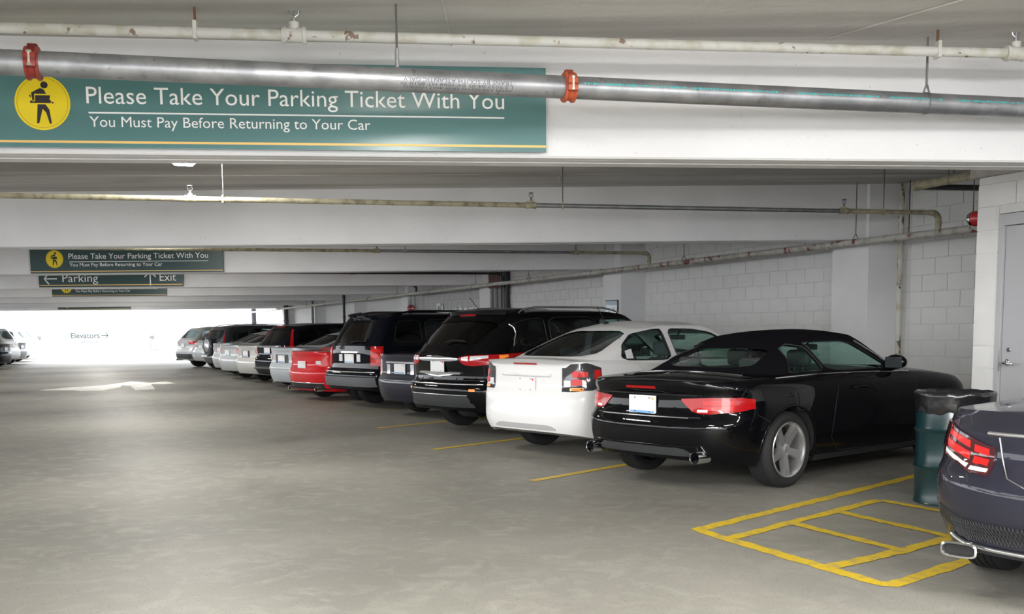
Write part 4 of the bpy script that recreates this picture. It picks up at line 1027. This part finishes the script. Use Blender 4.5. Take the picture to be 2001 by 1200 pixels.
def third_light(c, y, z, which='g', w=.16, h=.02): c.rearpatch('brake_light', redlens, [(-w,z-h/2),(w,z-h/2)], [(-w,z+h/2),(w,z+h/2)], off=.008, nv=2, which=which)
def rear_trim(c, name, m, y0, y1, z, r=.008, which='b', sag=0):
    c.line(name, [c.rear(y0+(y1-y0)*i/14, z-sag*sin(pi*i/14), which) for i in range(15)], r, m, off=r*.4)
def lower_panel(c, m, w, z0, z1, off=.006, name='rear_diffuser'):
    return c.rearpatch(name, m, [(-w-.08,z0),(w+.08,z0)], [(-w-.08,z0+.02),(-w,z1),(w,z1),(w+.08,z0+.02)], off=off, nu=16, nv=4)
YAW = 50
# ---- black convertible
A = sedan('convertible', 'glossy black convertible with black fabric roof and five-spoke alloy wheels', (1.098,8.936), YAW, P_black, L=4.63, W=1.854, H=1.383, RO=.96, WB=2.75, rt=.335, rr=.245,
    Cr=.55, nr=2.7, zb=[(0,.29),(.3,.25),(.8,.20),(3.7,.18),(4.3,.19),(4.63,.24)],
    zt=[(0,.895),(.10,.925),(.4,.95),(.8,.97),(1.5,.985),(2.9,.965),(3.3,.945),(3.9,.89),(4.3,.80),(4.5,.70),(4.63,.60)],
    xr=[(.24,.11),(.30,.055),(.42,.012),(.54,0),(.60,.01),(.635,.05),(.68,.075),(.80,.085),(.83,.06),(.87,.035),(.895,.03),(.93,.07)],
    hw=[(0,.90),(.12,.955),(.3,.985),(.5,.995),(.72,1.0),(.88,.985),(.95,.955),(1,.915)], crown=[(0,.035),(.5,.045),(.9,.03),(2.8,.04),(4,.07),(4.63,.03)], flare=.024,
    wtrim=blackp, wtr=.005,
    gh=dict(bx=(.72,3.30), tx=(1.62,2.52), bw=.775, tw=.56, Cb=.34, Ct=.34, n=2.6, ky=KYS, kz=KZS, kx=[(0,0),(1,1)], mat=fabric, part='soft_top', crown=.045,
        ze=[(0,1.265),(.3,1.325),(.7,1.335),(1,1.285)], bulge=.05, split=(1.75,2.1),
        side=[([(1.16,.995),(1.705,.995)],[(1.15,1.01),(1.26,1.13),(1.36,1.20),(1.50,1.25)]), ([(1.745,.995),(2.82,.995)],[(1.54,1.255),(1.80,1.262),(2.15,1.262),(2.32,1.235),(2.82,1.01)])],
        rear=([(-.50,1.04),(.50,1.04)],[(-.43,1.20),(.43,1.20)]), front=([(-.66,1.0),(.66,1.0)],[(-.50,1.26),(.50,1.26)]), glass=[G_clear,G_clear], rglass=G_clear))
A.wheels(5)
fr_ = [A.side(x,z,-1,'g') for x,z in ((2.30,1.25),(2.6,1.12),(2.84,1.0))]
for sg in (-1,1): A.line('belt_trim', [A.side(.8+2.2*i/24, A.zt(.8+2.2*i/24)-.012, sg) for i in range(25)], .008, chrome, off=.006)
A.line('belt_trim', [A.top(.66+.0*i, -.62+1.24*i/16, 'b') for i in range(17)], .006, satin, off=.003)
A.line('windshield_frame', [A.side(x,z,-1,'g') for x,z in ((2.36,1.262),(2.6,1.15),(2.84,1.03),(2.93,.985))], .012, chrome, off=.004)
L_ = A.lamp('taillight', redlens, [(('R',.44),.785),(('R',.57),.695),(('R',.66),.675),(('R',.80),.675),(('S',.30),.70),(('S',.42),.72)], [(('R',.44),.80),(('R',.80),.815),(('S',.30),.815),(('S',.46),.80)], off=.008, nu=18)
A.lamp('lens_segment', redbright, [(('R',.70),.75),(('S',.22),.755)], [(('R',.70),.785),(('S',.22),.79)], parent=L_, off=.0095)
A.lamp('lens_segment', redbright, [(('R',.70),.705),(('S',.22),.715)], [(('R',.70),.735),(('S',.22),.745)], parent=L_, off=.0095)
A.lamp('reverse_lens', clearl, [(('R',.63),.687),(('R',.755),.687)], [(('R',.64),.712),(('R',.76),.712)], parent=L_, off=.0100, nu=6, nv=2)
third_light(A, 0, .893, 'b', .17, .018)
A.plate(.735); rear_trim(A,'trunk_trim', satin, -.50, .50, .64, .005)
A.seam([(-.62,.66),(-.58,.83),(.58,.83),(.62,.66)],kind='rear'); A.seam([(-.60,.645),(.60,.645)],kind='rear',r=.006)
lower_panel(A, greyp, .46, .315, .385); rear_trim(A,'diffuser_trim', P_black, -.60, .60, .40, .006)
A.exhaust((-.62,.62), .315, .035, .052)
A.mirrors(2.72, 1.03, P_black); A.handle(2.02, .84, P_black)
A.seam([(1.72,.97),(1.64,.72),(1.60,.40),(1.75,.27),(3.05,.24),(3.10,.5),(3.05,.93)])
A.seam([(1.02,.70),(1.02,.86),(1.22,.88),(1.24,.72),(1.20,.68),(1.05,.68),(1.02,.70)], sg=-1)
A.seam([(.42,.93),(.36,.82)],); A.seam([(.50,.665),(.66,.60),(.64,.52)])
A.sidepatch('sill', blackp, [(1.40,.20),(3.25,.20)], [(1.40,.25),(3.25,.25)], -1, off=.006)
A.seats(2.05, 1.30, .40, ys=.36)
# ---- white sedan
B = sedan('sedan', 'white compact sedan with rear spoiler and smoked tail lights', (.12,11.25), YAW, P_white, L=4.57, W=1.79, H=1.51, RO=.95, WB=2.685, rt=.32, rr=.21, zd=1.055, belt=1.0, trunk=.62, roof=(1.30,2.55), wb=3.6, glassm=G_mid, hood=.9, Cr=.30, nr=3.6,
    zb=[(0,.30),(.3,.24),(.5,.20),(.8,.19),(3.7,.18),(4.2,.19),(4.57,.24)], wtrim=blackp, wtr=.007,
    xr=[(.22,.09),(.32,.02),(.42,0),(.55,.015),(.70,.03),(.74,.055),(.90,.06),(1.00,.045),(1.02,.0),(1.045,-.005),(1.08,.05)],
    gh=dict(side=[([(.88,1.055),(1.62,1.045)],[(.78,1.09),(.86,1.21),(1.12,1.335),(1.40,1.385),(1.56,1.39)]), ([(1.72,1.045),(2.95,1.03)],[(1.66,1.392),(2.1,1.385),(2.45,1.34),(2.98,1.05)])],
        rear=([(-.62,1.10),(.62,1.10)],[(-.47,1.375),(.47,1.375)]), glass=[G_clear,G_clear], rglass=G_mid, ze=[(0,1.385),(.3,1.44),(.75,1.44),(1,1.37)], crown=.05))
B.wheels(7, satin)
L_ = B.lamp('taillight', smoke, [(('R',.60),.735),(('R',.76),.735),(('S',.22),.755),(('S',.30),.80)], [(('R',.66),.99),(('R',.74),1.035),(('S',.12),1.035),(('S',.34),.985)], off=.010, nu=16, nv=8)
B.lamp('round_lamp', redbright, [(('R',.755),.90),(('R',.80),.885),(('S',.13),.90)], [(('R',.755),.945),(('R',.80),.96),(('S',.13),.945)], parent=L_, off=.0125, nu=6)
B.lamp('round_lamp', redbright, [(('R',.74),.815),(('R',.79),.80),(('S',.10),.815)], [(('R',.74),.86),(('R',.79),.875),(('S',.10),.86)], parent=L_, off=.0125, nu=6)
B.lamp('reflector', redbright, [(('S',.24),.86),(('S',.31),.86)], [(('S',.23),.965),(('S',.32),.965)], parent=L_, off=.0125, nu=4)
B.lamp('reverse_lens', clearl, [(('R',.63),.79),(('R',.72),.79)], [(('R',.65),.855),(('R',.735),.855)], parent=L_, off=.0125, nu=4)
B.lamp('lower_reflector', amber, [(('R',.73),.745),(('S',.06),.745)], [(('R',.73),.78),(('S',.06),.78)], parent=L_, off=.0125, nu=4)
third_light(B, 0, 1.025, 'b', .19, .016); B.plate(.80, style='w'); rear_trim(B,'trunk_garnish', P_white, -.40, .40, .905, .018)
B.seam([(-.60,1.00),(-.585,.66),(-.52,.62),(.52,.62),(.585,.66),(.60,1.00)],kind='rear',m=mortar); lower_panel(B, mat('grey_diffuser',(.45,.45,.45),.5), .42, .315, .37)  # lower rear panel in one even mid grey
B.seam([(.56,.70),(1.2,.70)],sg=-1,m=mortar,r=.002); B.seam([(.62,.80),(.62,.93),(.80,.93),(.82,.80),(.62,.80)],sg=-1,m=mortar,r=.0025); B.seam([(.95,1.03),(1.16,.80),(1.20,.55)],m=greyp,r=.003); B.seam([(1.68,1.03),(1.74,.25)],m=greyp,r=.003)
B.handle(1.42,.90,P_white); B.handle(2.45,.88,P_white); B.mirrors(2.98,1.07,P_white); B.antenna(1.42,.12,.20,-.75); B.exhaust((.62,),.28,.10,.03,satin)
B.line('division_bar', [B.side(x,z,-1,'g') for x,z in ((1.02,1.06),(.98,1.29))], .008, blackp)
for sg in (-1,1):   # bumper skirt corner behind the wheel
    B.sidepatch('mud_flap', P_white, [(.42,.20),(.62,.16)], [(.42,.34),(.60,.46)], sg, off=.012, nu=5)
B.seats(2.05,1.20,.46,seatg)
B.sidepatch('window_sticker', platew, [(.90,1.075),(.98,1.075)], [(.88,1.16),(.97,1.18)], -1, off=-.006, nu=3, which='g')
# ---- black crossover
Cc = suv('crossover', 'shiny black crossover with chrome roof rails and chrome plate garnish', (-1.04,13.75), YAW, P_black, L=4.99, W=1.94, H=1.71, RO=1.10, WB=2.9, rt=.37, rr=.24, belt=1.10, roof=(.62,3.1), base=(.10,4.05), Cr=.50, nr=2.7,
    gh=dict(Cb=.45, Ct=.36, n=2.5, bulge=.05, side=[([(.74,1.20),(1.30,1.17)],[(.70,1.28),(.78,1.38),(.70,1.46),(.98,1.535),(1.28,1.555)]), ([(1.38,1.165),(2.25,1.15)],[(1.36,1.56),(2.25,1.57)]), ([(2.34,1.15),(3.45,1.14)],[(2.34,1.57),(3.0,1.53),(3.47,1.16)])],
        rear=([(-.60,1.20),(.60,1.20)],[(-.74,1.36),(-.62,1.50),(0,1.53),(.62,1.50),(.74,1.36)]), glass=[G_dark,G_dark,G_mid]), wtrim=blackp,
    xr=[(.30,.12),(.38,.05),(.50,.01),(.62,0),(.68,.02),(.72,.075),(.82,.09),(.93,.07),(1.02,.06),(1.10,.10)])
Cc.wheels(5)
L_ = Cc.lamp('taillight', redlens, [(('R',.47),1.0),(('R',.56),.945),(('R',.74),.93),(('S',.30),.955),(('S',.55),1.02),(('S',.80),1.085)], [(('R',.47),1.04),(('R',.60),1.06),(('R',.80),1.065),(('S',.35),1.075),(('S',.62),1.085),(('S',.82),1.09)], off=.010, nu=22)
Cc.lamp('reverse_lens', clearl, [(('R',.52),1.0),(('R',.66),.99)], [(('R',.52),1.04),(('R',.66),1.05)], parent=L_, off=.0125, nu=6, nv=3)
Cc.lamp('reverse_lens', clearl, [(('R',.70),1.0),(('S',.16),1.03)], [(('R',.70),1.05),(('S',.16),1.062)], parent=L_, off=.0125, nu=6, nv=3)
Cc.lamp('turn_lens', amber, [(('S',.36),1.01),(('S',.50),1.04)], [(('S',.40),1.065),(('S',.52),1.07)], parent=L_, off=.0125, nu=4, nv=3)
third_light(Cc, 0, 1.60, 'g', .17, .022)
Cc.rearpatch('chrome_garnish', chrome, [(-.42,1.0),(-.3,.99),(.3,.99),(.42,1.0)], [(-.43,1.03),(0,1.055),(.43,1.03)], off=.02, nu=16); Cc.rearpatch('chrome_garnish', chrome, [(-.44,.825),(0,.775),(.44,.825)], [(-.46,.845),(-.3,.845),(.3,.845),(.46,.845)], off=.03, nu=16)
Cc.plate(.92, style='w', frame=greyp); rear_trim(Cc,'bumper_chrome', chrome, -.80, .80, .685, .012); rear_trim(Cc,'skid_trim', satin, -.62, .62, .545, .008)
lower_panel(Cc, greyp, .62, .385, .535)
Cc.lamp('bumper_reflector', amber, [(('R',.70),.60),(('R',.82),.60)], [(('R',.70),.63),(('R',.82),.63)], off=.008, nu=6, nv=2)
Cc.rails(.95,2.9,.63,.055,chrome,.014); Cc.antenna(.80,.0,.20,-.9); Cc.mirrors(3.35,1.16,P_black); Cc.handle(2.05,1.0,chrome); Cc.handle(3.0,.98,chrome)
Cc.line('window_chrome', [Cc.side(x,z,-1,'g') for x,z in ((.69,1.47),(.735,1.43),(.755,1.38),(.745,1.33),(.715,1.27),(.70,1.22),(.685,1.18))], .012, chrome, off=.004)
Cc.line('rear_wiper', [Cc.rear(y,z,'g') for y,z in ((-.02,1.225),(-.10,1.245),(-.25,1.25),(-.40,1.235))], .009, blackp, off=.02)
Cc.seam([(-.80,1.12),(-.78,.74),(.78,.74),(.80,1.12)],kind='rear')
Cc.rearpatch('spoiler', P_black, [(-.62,1.60),(0,1.615),(.62,1.60)], [(-.6,1.635),(0,1.66),(.6,1.635)], off=.05, nu=14, which='g')
mb = MB(); mb.lathe([(0,0),(.10,0),(.12,.05),(.12,.35),(.1,.4),(0,.4)],16,Matrix.Translation((.55,.1,.33))@Matrix.Rotation(RAD(90),4,'X')); mb.build('muffler', mat_disc, Cc.root, smooth=40)
# ---- navy sedan
N_ = sedan('sedan', 'dark navy sedan with chrome trunk bar, tucked between two black sport utilities', (-1.83,16.42), YAW, P_navy, L=4.9, W=1.83, H=1.47, zd=1.01, belt=.98, trunk=.95, roof=(1.6,2.8), wb=3.8, glassm=G_mid, rt=.33, rr=.22)
N_.wheels(7, satin); L_ = N_.lamp('taillight', clearl, [(('R',.72),.67),(('S',.25),.68)], [(('R',.66),.93),(('S',.30),.95)], off=.009)
N_.lamp('red_lens', redbright, [(('R',.80),.69),(('S',.27),.70)], [(('R',.79),.84),(('S',.24),.84)], parent=L_, off=.012, nu=6)
N_.rearpatch('chrome_garnish', satin, [(-.40,.875),(.40,.875)], [(-.42,.905),(.42,.905)], off=.012); N_.plate(.785)
for sg in (-1,1): N_.rearpatch('plate_surround', satin, [(min(.29*sg,.34*sg),.70),(max(.29*sg,.34*sg),.70)], [(min(.33*sg,.38*sg),.86),(max(.33*sg,.38*sg),.86)], off=.012, nu=4)
rear_trim(N_,'bumper_trim', satin, -.8, .8, .60, .006); N_.seam([(-.62,.97),(-.60,.66),(.60,.66),(.62,.97)],kind='rear'); N_.mirrors(3.1,1.02); N_.seats(2.15,1.3,.42,seatg)
# ---- big dark sport utility
U = suv('sport_utility', 'big boxy midnight black sport utility with tall red lamps and grey step bumper', (-3.0,18.55), YAW, P_midnight, L=4.9, W=1.86, H=1.76, RO=1.12, WB=2.8, rt=.38, rr=.22, belt=1.12, roof=(.42,3.0), base=(.10,4.0), Cr=.30, nr=3.8,
    xr=[(.30,.12),(.36,.02),(.46,-.02),(.62,-.03),(.68,.0),(.72,.08),(.86,.09),(1.0,.09),(1.12,.10)], wtrim=blackp,
    gh=dict(rear=([(-.50,1.17),(.50,1.17)],[(-.50,1.35),(-.40,1.56),(.40,1.56),(.50,1.35)]), Cb=.2, Ct=.2, n=3.0))
U.wheels(6, satin); L_ = U.lamp('taillight', redlens, [(('R',.74),.78),(('S',.16),.78)], [(('R',.74),1.12),(('S',.20),1.12)], off=.012, nu=8, nv=8)
for z in (.84,.93,1.02): U.lamp('lens_segment', redbright, [(('R',.77),z),(('S',.13),z)], [(('R',.77),z+.05),(('S',.13),z+.05)], parent=L_, off=.0145, nu=5, nv=2)
third_light(U, 0, 1.655, 'g', .12, .02); U.plate(.90)
for sg in (-1,1): U.rearpatch('reverse_lamp', clearl, [(min(.25*sg,.36*sg),.85),(max(.25*sg,.36*sg),.85)], [(min(.25*sg,.36*sg),.98),(max(.25*sg,.36*sg),.98)], off=.012, nu=3)
U.rearpatch('chrome_garnish', chrome, [(-.28,1.0),(.28,1.0)], [(-.28,1.03),(.28,1.03)], off=.015); U.rearpatch('step_pad', stepm, [(-.80,.42),(.80,.42)], [(-.84,.58),(.84,.58)], off=.03, nu=16); rear_trim(U,'bumper_trim', satin, -.82,.82,.665,.01)
U.rails(.6,3.1,.66,.06,P_midnight,.018); U.antenna(1.3,-.2,.24,-.1); U.mirrors(3.3,1.2); U.line('rear_wiper',[U.rear(y,z,'g') for y,z in ((0,1.19),(-.2,1.21),(-.38,1.20))],.009,blackp,off=.02)
U.rearpatch('spoiler', P_midnight, [(-.66,1.635),(.66,1.635)], [(-.66,1.67),(.66,1.67)], off=.07, nu=10, which='g')
# ---- red sedan
E_ = sedan('sedan', 'bright red sedan with dark lower bumper, beside the big dark sport utility', (-4.28,20.72), YAW, P_red, L=4.75, W=1.8, H=1.45, zd=.985, belt=.97, trunk=.95, roof=(1.6,2.75), wb=3.75, glassm=G_mid, Cr=.5, nr=2.7, rt=.34, rr=.23, zb=[(0,.22),(.35,.20),(.8,.19),(3.85,.18),(4.45,.19),(4.75,.24)])
E_.wheels(5, mat_disc); L_ = E_.lamp('taillight', redbright, [(('R',.50),.74),(('R',.72),.70),(('S',.40),.72)], [(('R',.48),.86),(('R',.8),.90),(('S',.50),.92)], off=.009, nu=14)
E_.lamp('reverse_lens', clearl, [(('R',.53),.75),(('R',.70),.74)], [(('R',.53),.81),(('R',.70),.81)], parent=L_, off=.012, nu=5)
E_.plate(.72); lower_panel(E_, blackp, .66, .24, .36); rear_trim(E_,'bumper_trim', chrome, -.7,.7,.37,.010); E_.exhaust((-.55,.55),.25,.05,.05); E_.mirrors(3.0,1.02); E_.seats(2.1,1.3,.42)
# ---- the rest of the right-hand row
def simple_lights(c, z0, z1, yi=.55, xs=.3, m=redlens, clear=True):
    L_ = c.lamp('taillight', m, [(('R',yi),z0+.02),(('S',xs),z0)], [(('R',yi),z1),(('S',xs+.06),z1)], off=.009, nu=8, nv=3)
    if clear: c.lamp('reverse_lens', clearl, [(('R',yi+.03),z0+.04),(('R',yi+.12),z0+.035)], [(('R',yi+.03),z0+.08),(('R',yi+.12),z0+.08)], parent=L_, off=.012, nu=3, nv=2)
c = sedan('sedan', 'pale blue-silver sedan with recessed plate, left of the red sedan', (-5.27,23.32), YAW, P_silverb, L=4.7, W=1.78, H=1.46, zd=1.02, belt=.98, trunk=.9, roof=(1.55,2.75), wb=3.7)
c.wheels(7, satin); simple_lights(c,.74,.90,.60,.25); c.plate(.78); c.rearpatch('plate_recess', greyp, [(-.26,.685),(.26,.685)],[(-.30,.88),(.30,.88)],off=.003); rear_trim(c,'bumper_trim',P_silver,-.8,.8,.56,.014); c.seats(2.1,1.3,.42); c.mirrors(3.0,1.03); c.handle(2.3,.88,P_silverb); c.exhaust((.45,),.25,.06,.03)
c = suv('crossover', 'dark crossover with tall red pillar lamps, between two silver sedans', (-6.2,25.8), YAW, P_midnight, L=4.5, W=1.8, H=1.64, belt=1.05, roof=(.5,2.9), base=(.08,3.8), rt=.35)
c.wheels(6, satin); c.lamp('taillight', redbright, [(('R',.72),.86),(('S',.30),.90)], [(('R',.74),1.02),(('S',.36),1.04)], off=.012)
c.lamp('pillar_lamp', redlens, [(('S',.20),1.04),(('S',.27),1.04)], [(('S',.30),1.45),(('S',.32),1.45)], off=.012, which='bg', nv=8); third_light(c,0,1.52,'g',.2,.02); c.plate(.93)
c.rearpatch('chrome_garnish', chrome, [(-.55,1.0),(.55,1.0)],[(-.5,1.05),(.5,1.05)],off=.014); rear_trim(c,'bumper_trim',greyp,-.8,.8,.48,.03); c.mirrors(3.1,1.13)
c = sedan('sedan', 'warm silver sedan with red corner lamps, left of the dark crossover', (-7.37,28.28), YAW, P_sand, L=4.85, W=1.82, H=1.46, zd=1.01, belt=.97, trunk=.95, roof=(1.6,2.8), wb=3.8)
c.wheels(7, satin); simple_lights(c,.80,.90,.58,.3,redbright); c.plate(.80); c.rearpatch('plate_recess', greyp, [(-.22,.70),(.22,.70)],[(-.24,.89),(.24,.89)],off=.003); rear_trim(c,'trunk_trim',chrome,-.3,.3,.93,.01); c.mirrors(3.1,1.02)
c = sedan('sedan', 'silver sedan almost hidden between the warm silver sedan and the farther silver sedan', (-8.50,30.55), YAW, P_silver, L=4.6, W=1.78, H=1.46, zd=1.0, belt=.97)
c.wheels(7, satin); simple_lights(c,.74,.92,.60,.3,redbright); c.plate(.78); c.mirrors(3.0,1.02)
c = sedan('sedan', 'silver sedan with amber and red lamps, fourth from the far end of the row', (-9.48,33.2), YAW, P_silver, L=4.54, W=1.76, H=1.47, zd=1.03, belt=.98, trunk=.8, roof=(1.4,2.7), wb=3.65)
c.wheels(7, satin); simple_lights(c,.78,.95,.55,.38,redbright,False); c.lamp('turn_lens', amber, [(('R',.56),.86),(('R',.66),.86)],[(('R',.57),.92),(('R',.66),.92)],off=.012,nu=3,nv=2); c.plate(.82); c.mirrors(3.0,1.03)
c = suv('crossover', 'charcoal crossover with a spare wheel mounted on its tailgate', (-10.5,35.7), YAW, P_char, L=4.6, W=1.78, H=1.68, belt=1.05, roof=(.35,2.9), base=(.08,3.8), glassm=G_mid)
c.wheels(6, satin); c.lamp('pillar_lamp', redlens, [(('S',.03),1.05),(('S',.09),1.05)], [(('S',.06),1.45),(('S',.09),1.45)], off=.012, which='bg', nv=8); simple_lights(c,.80,1.0,.74,.15,redbright,False)
mb = MB(); Ms = Matrix.Translation((-.02,-.05,.90)) @ Matrix.Rotation(RAD(-90),4,'Y'); mb.lathe([(0,.10),(.2,.105),(.24,.09),(.30,.10),(.345,.06),(.35,-.08),(.2,-.1),(0,-.1)],28,Ms); sw = mb.build('spare_wheel', P_char, c.root, smooth=40)
mb = MB(); mb.lathe([(0,.112),(.18,.114),(.2,.10),(.0,.10)],24,Ms); mb.build('wheel_cover', satin, sw, smooth=40); rear_trim(c,'bumper_trim',satin,-.85,.85,.55,.05); c.rails(.5,2.9,.6,.05)
c = suv('wagon', 'pale silver wagon squeezed behind the charcoal crossover', (-11.6,38.1), YAW, P_silver, L=4.5, W=1.78, H=1.55, belt=1.0, roof=(.6,2.8), base=(.1,3.8), glassm=G_mid)
c.wheels(6, satin); simple_lights(c,.80,.98,.70,.25,redbright); c.plate(.85)
c = suv('crossover', 'silver crossover with almond red lamps, farthest on the right', (-13.05,40.6), YAW, P_silver, L=4.7, W=1.87, H=1.66, belt=1.08, roof=(.6,3.0), base=(.1,3.95), glassm=G_mid)
c.wheels(6, satin); simple_lights(c,.93,1.05,.50,.35,redbright); c.plate(.88); lower_panel(c, greyp, .8, .37, .56, name='lower_bumper'); c.exhaust((-.6,.6),.33,.05,.04); c.mirrors(3.2,1.15)
# ---- slate coupe at the right edge
Mz = sedan('sedan', 'slate blue sedan cropped by the right edge, with lit-looking red lamp and chrome exhaust trim', (2.60,4.58), 47, P_slate, L=4.7, W=1.80, H=1.40, RO=1.0, WB=2.76, rt=.335, rr=.24, zd=.965, belt=.95, trunk=1.30, roof=(2.0,2.75), wb=3.6, Cr=.58, nr=2.55, glassm=G_clear,
    zb=[(0,.27),(.35,.24),(.8,.20),(3.8,.18),(4.4,.19),(4.7,.24)],
    xr=[(.22,.10),(.30,.05),(.38,.03),(.41,.0),(.50,-.005),(.60,.0),(.645,.02),(.68,.06),(.74,.08),(.84,.08),(.90,.06),(.94,.045),(.98,.08)])
Mz.wheels(5)
L_ = Mz.lamp('taillight', darklens, [(('R',.50),.66),(('R',.66),.665),(('R',.80),.69),(('S',.24),.73),(('S',.36),.765)], [(('R',.52),.80),(('R',.70),.835),(('S',.06),.87),(('S',.20),.895),(('S',.40),.90)], off=.010, nu=20, nv=10)
for (a, b, z0, z1, dz) in ((.535,.66,.70,.735,.01),(.54,.665,.755,.79,.015)): Mz.lamp('lens_segment', redbright, [(('R',a),z0),(('R',b),z0+dz)], [(('R',a),z1),(('R',b),z1+dz)], parent=L_, off=.013, nu=6, nv=3)
Mz.lamp('lens_segment', redbright, [(('R',.71),.725),(('S',.18),.775)], [(('R',.71),.765),(('S',.18),.815)], parent=L_, off=.013, nu=8, nv=3)
Mz.lamp('lens_segment', redbright, [(('R',.715),.785),(('S',.16),.835)], [(('R',.715),.82),(('S',.18),.865)], parent=L_, off=.013, nu=8, nv=3)
Mz.lamp('reverse_lens', clearl, [(('R',.515),.672),(('R',.66),.675)], [(('R',.515),.688),(('R',.66),.692)], parent=L_, off=.013, nu=6, nv=2); Mz.lamp('reverse_lens', clearl, [(('R',.70),.682),(('S',.22),.742)], [(('R',.70),.70),(('S',.22),.765)], parent=L_, off=.013, nu=6, nv=2)
third_light(Mz, 0, .955, 'b', .2, .02)
Mz.line('lid_trim', [Mz.rear(y,.868) for y in [.50-.1*i for i in range(11)]], .011, satin, off=.004)
Mz.line('recess_trim', [Mz.rear(y,z) for y,z in ((.44,.85),(.42,.75),(.37,.66),(.28,.625),(0,.62),(-.28,.625))], .004, satin, off=.002)
Mz.seam([(.62,.955),(.60,.90)],kind='rear'); Mz.seam([(.60,.66),(.57,.60),(.45,.585),(-.45,.585)],kind='rear')
mesh_m = mat('mesh_grille', (.012,.012,.014), .5)
g_ = Mz.lamp('lower_grille', mesh_m, [(('R',.08),.325),(('R',.60),.33),(('S',.10),.40)], [(('R',.08),.415),(('R',.62),.43),(('S',.16),.475)], off=.004, nu=18)
lat = MB()
for k in range(-10,60):
    for dirn in (1,-1):
        pts = []
        for i in range(7):
            z = .33+.10*i/6; y = .10+k*.022+dirn*(.05*(i/6-.5))
            if .10 < y < .80:
                p, n = Mz.corner(Mz.cR(y), z, 1)
                if p is not None: pts.append(p+n*.006)
        if len(pts) > 1: lat.tube(pts, .002, 4, cap=False)
o = lat.build('grille_lattice', greyp, g_[1]); o['kind'] = 'stuff'
Mz.line('chrome_bar', [Mz.corner(Mz.cR(.88-.045*i), .330-.03*min(1,i/4), 1) for i in range(19)], .013, chrome, off=.012, n=10)
pc, pn = Mz.corner(Mz.cR(.66), .275, 1)
mb = MB(); ring = []
for q, (sx_2, sz_2, dx_) in enumerate(((.085,.032,.0),(.092,.040,-.005),(.082,.030,-.008),(.074,.022,.01),(.074,.022,.08))):
    for i in range(28):
        a = 2*pi*i/28; e = .55; ring.append(Vector((.075+dx_, .60+math.copysign(abs(cos(a))**e,cos(a))*sx_2, .275+math.copysign(abs(sin(a))**e,sin(a))*sz_2)))
mb.add(ring, [(q*28+i,q*28+(i+1)%28,(q+1)*28+(i+1)%28,(q+1)*28+i) for q in range(4) for i in range(28)]+[tuple(4*28+i for i in range(28))])
xt = mb.build('exhaust_tip', chrome, Mz.root, smooth=40)
mb = MB(); mb.prism([(math.copysign(abs(cos(2*pi*i/28))**.55,cos(2*pi*i/28))*.073, math.copysign(abs(sin(2*pi*i/28))**.55,sin(2*pi*i/28))*.0215) for i in range(28)], (.088,.60,.275), (0,1,0), (0,0,1), (.05,0,0)); mb.build('exhaust_opening', liner, xt)
Mz.sidepatch('marker_trim', P_slate, [(.30,.47),(.60,.47)],[(.30,.50),(.60,.50)],1,off=.004)
Mz.mirrors(2.9,1.02); Mz.seats(2.05,1.35,.40)
# ---- left-hand row, seen at the far left edge
LR = [('sedan',41.3,P_midnight,'dark sedan tail at the extreme left edge of the photo'),('crossover',44.6,P_silver,'grey crossover with small red lamp, second from the left edge'),('sedan',47.9,P_char,'dark grey sedan tail, third from the left edge'),('crossover',52.0,P_pearl,'white crossover, fourth from the left edge'),('crossover',57.5,P_pearl,'farthest white crossover of the left row, bleached by daylight')]
for nm, y, pt, lb in LR:
    x = {41.3:-2.5,44.6:-2.35,47.9:-2.15,52.0:-1.9,57.5:-1.8}[y]-.43*y
    c = (sedan if nm == 'sedan' else suv)(nm, lb, (x,y), -95, pt, tub=False, glassm=G_mid)
    c.wheels(6, satin); simple_lights(c,.80,.98,.66,.25,redbright)
    c.plate(.80 if nm == 'sedan' else .88)
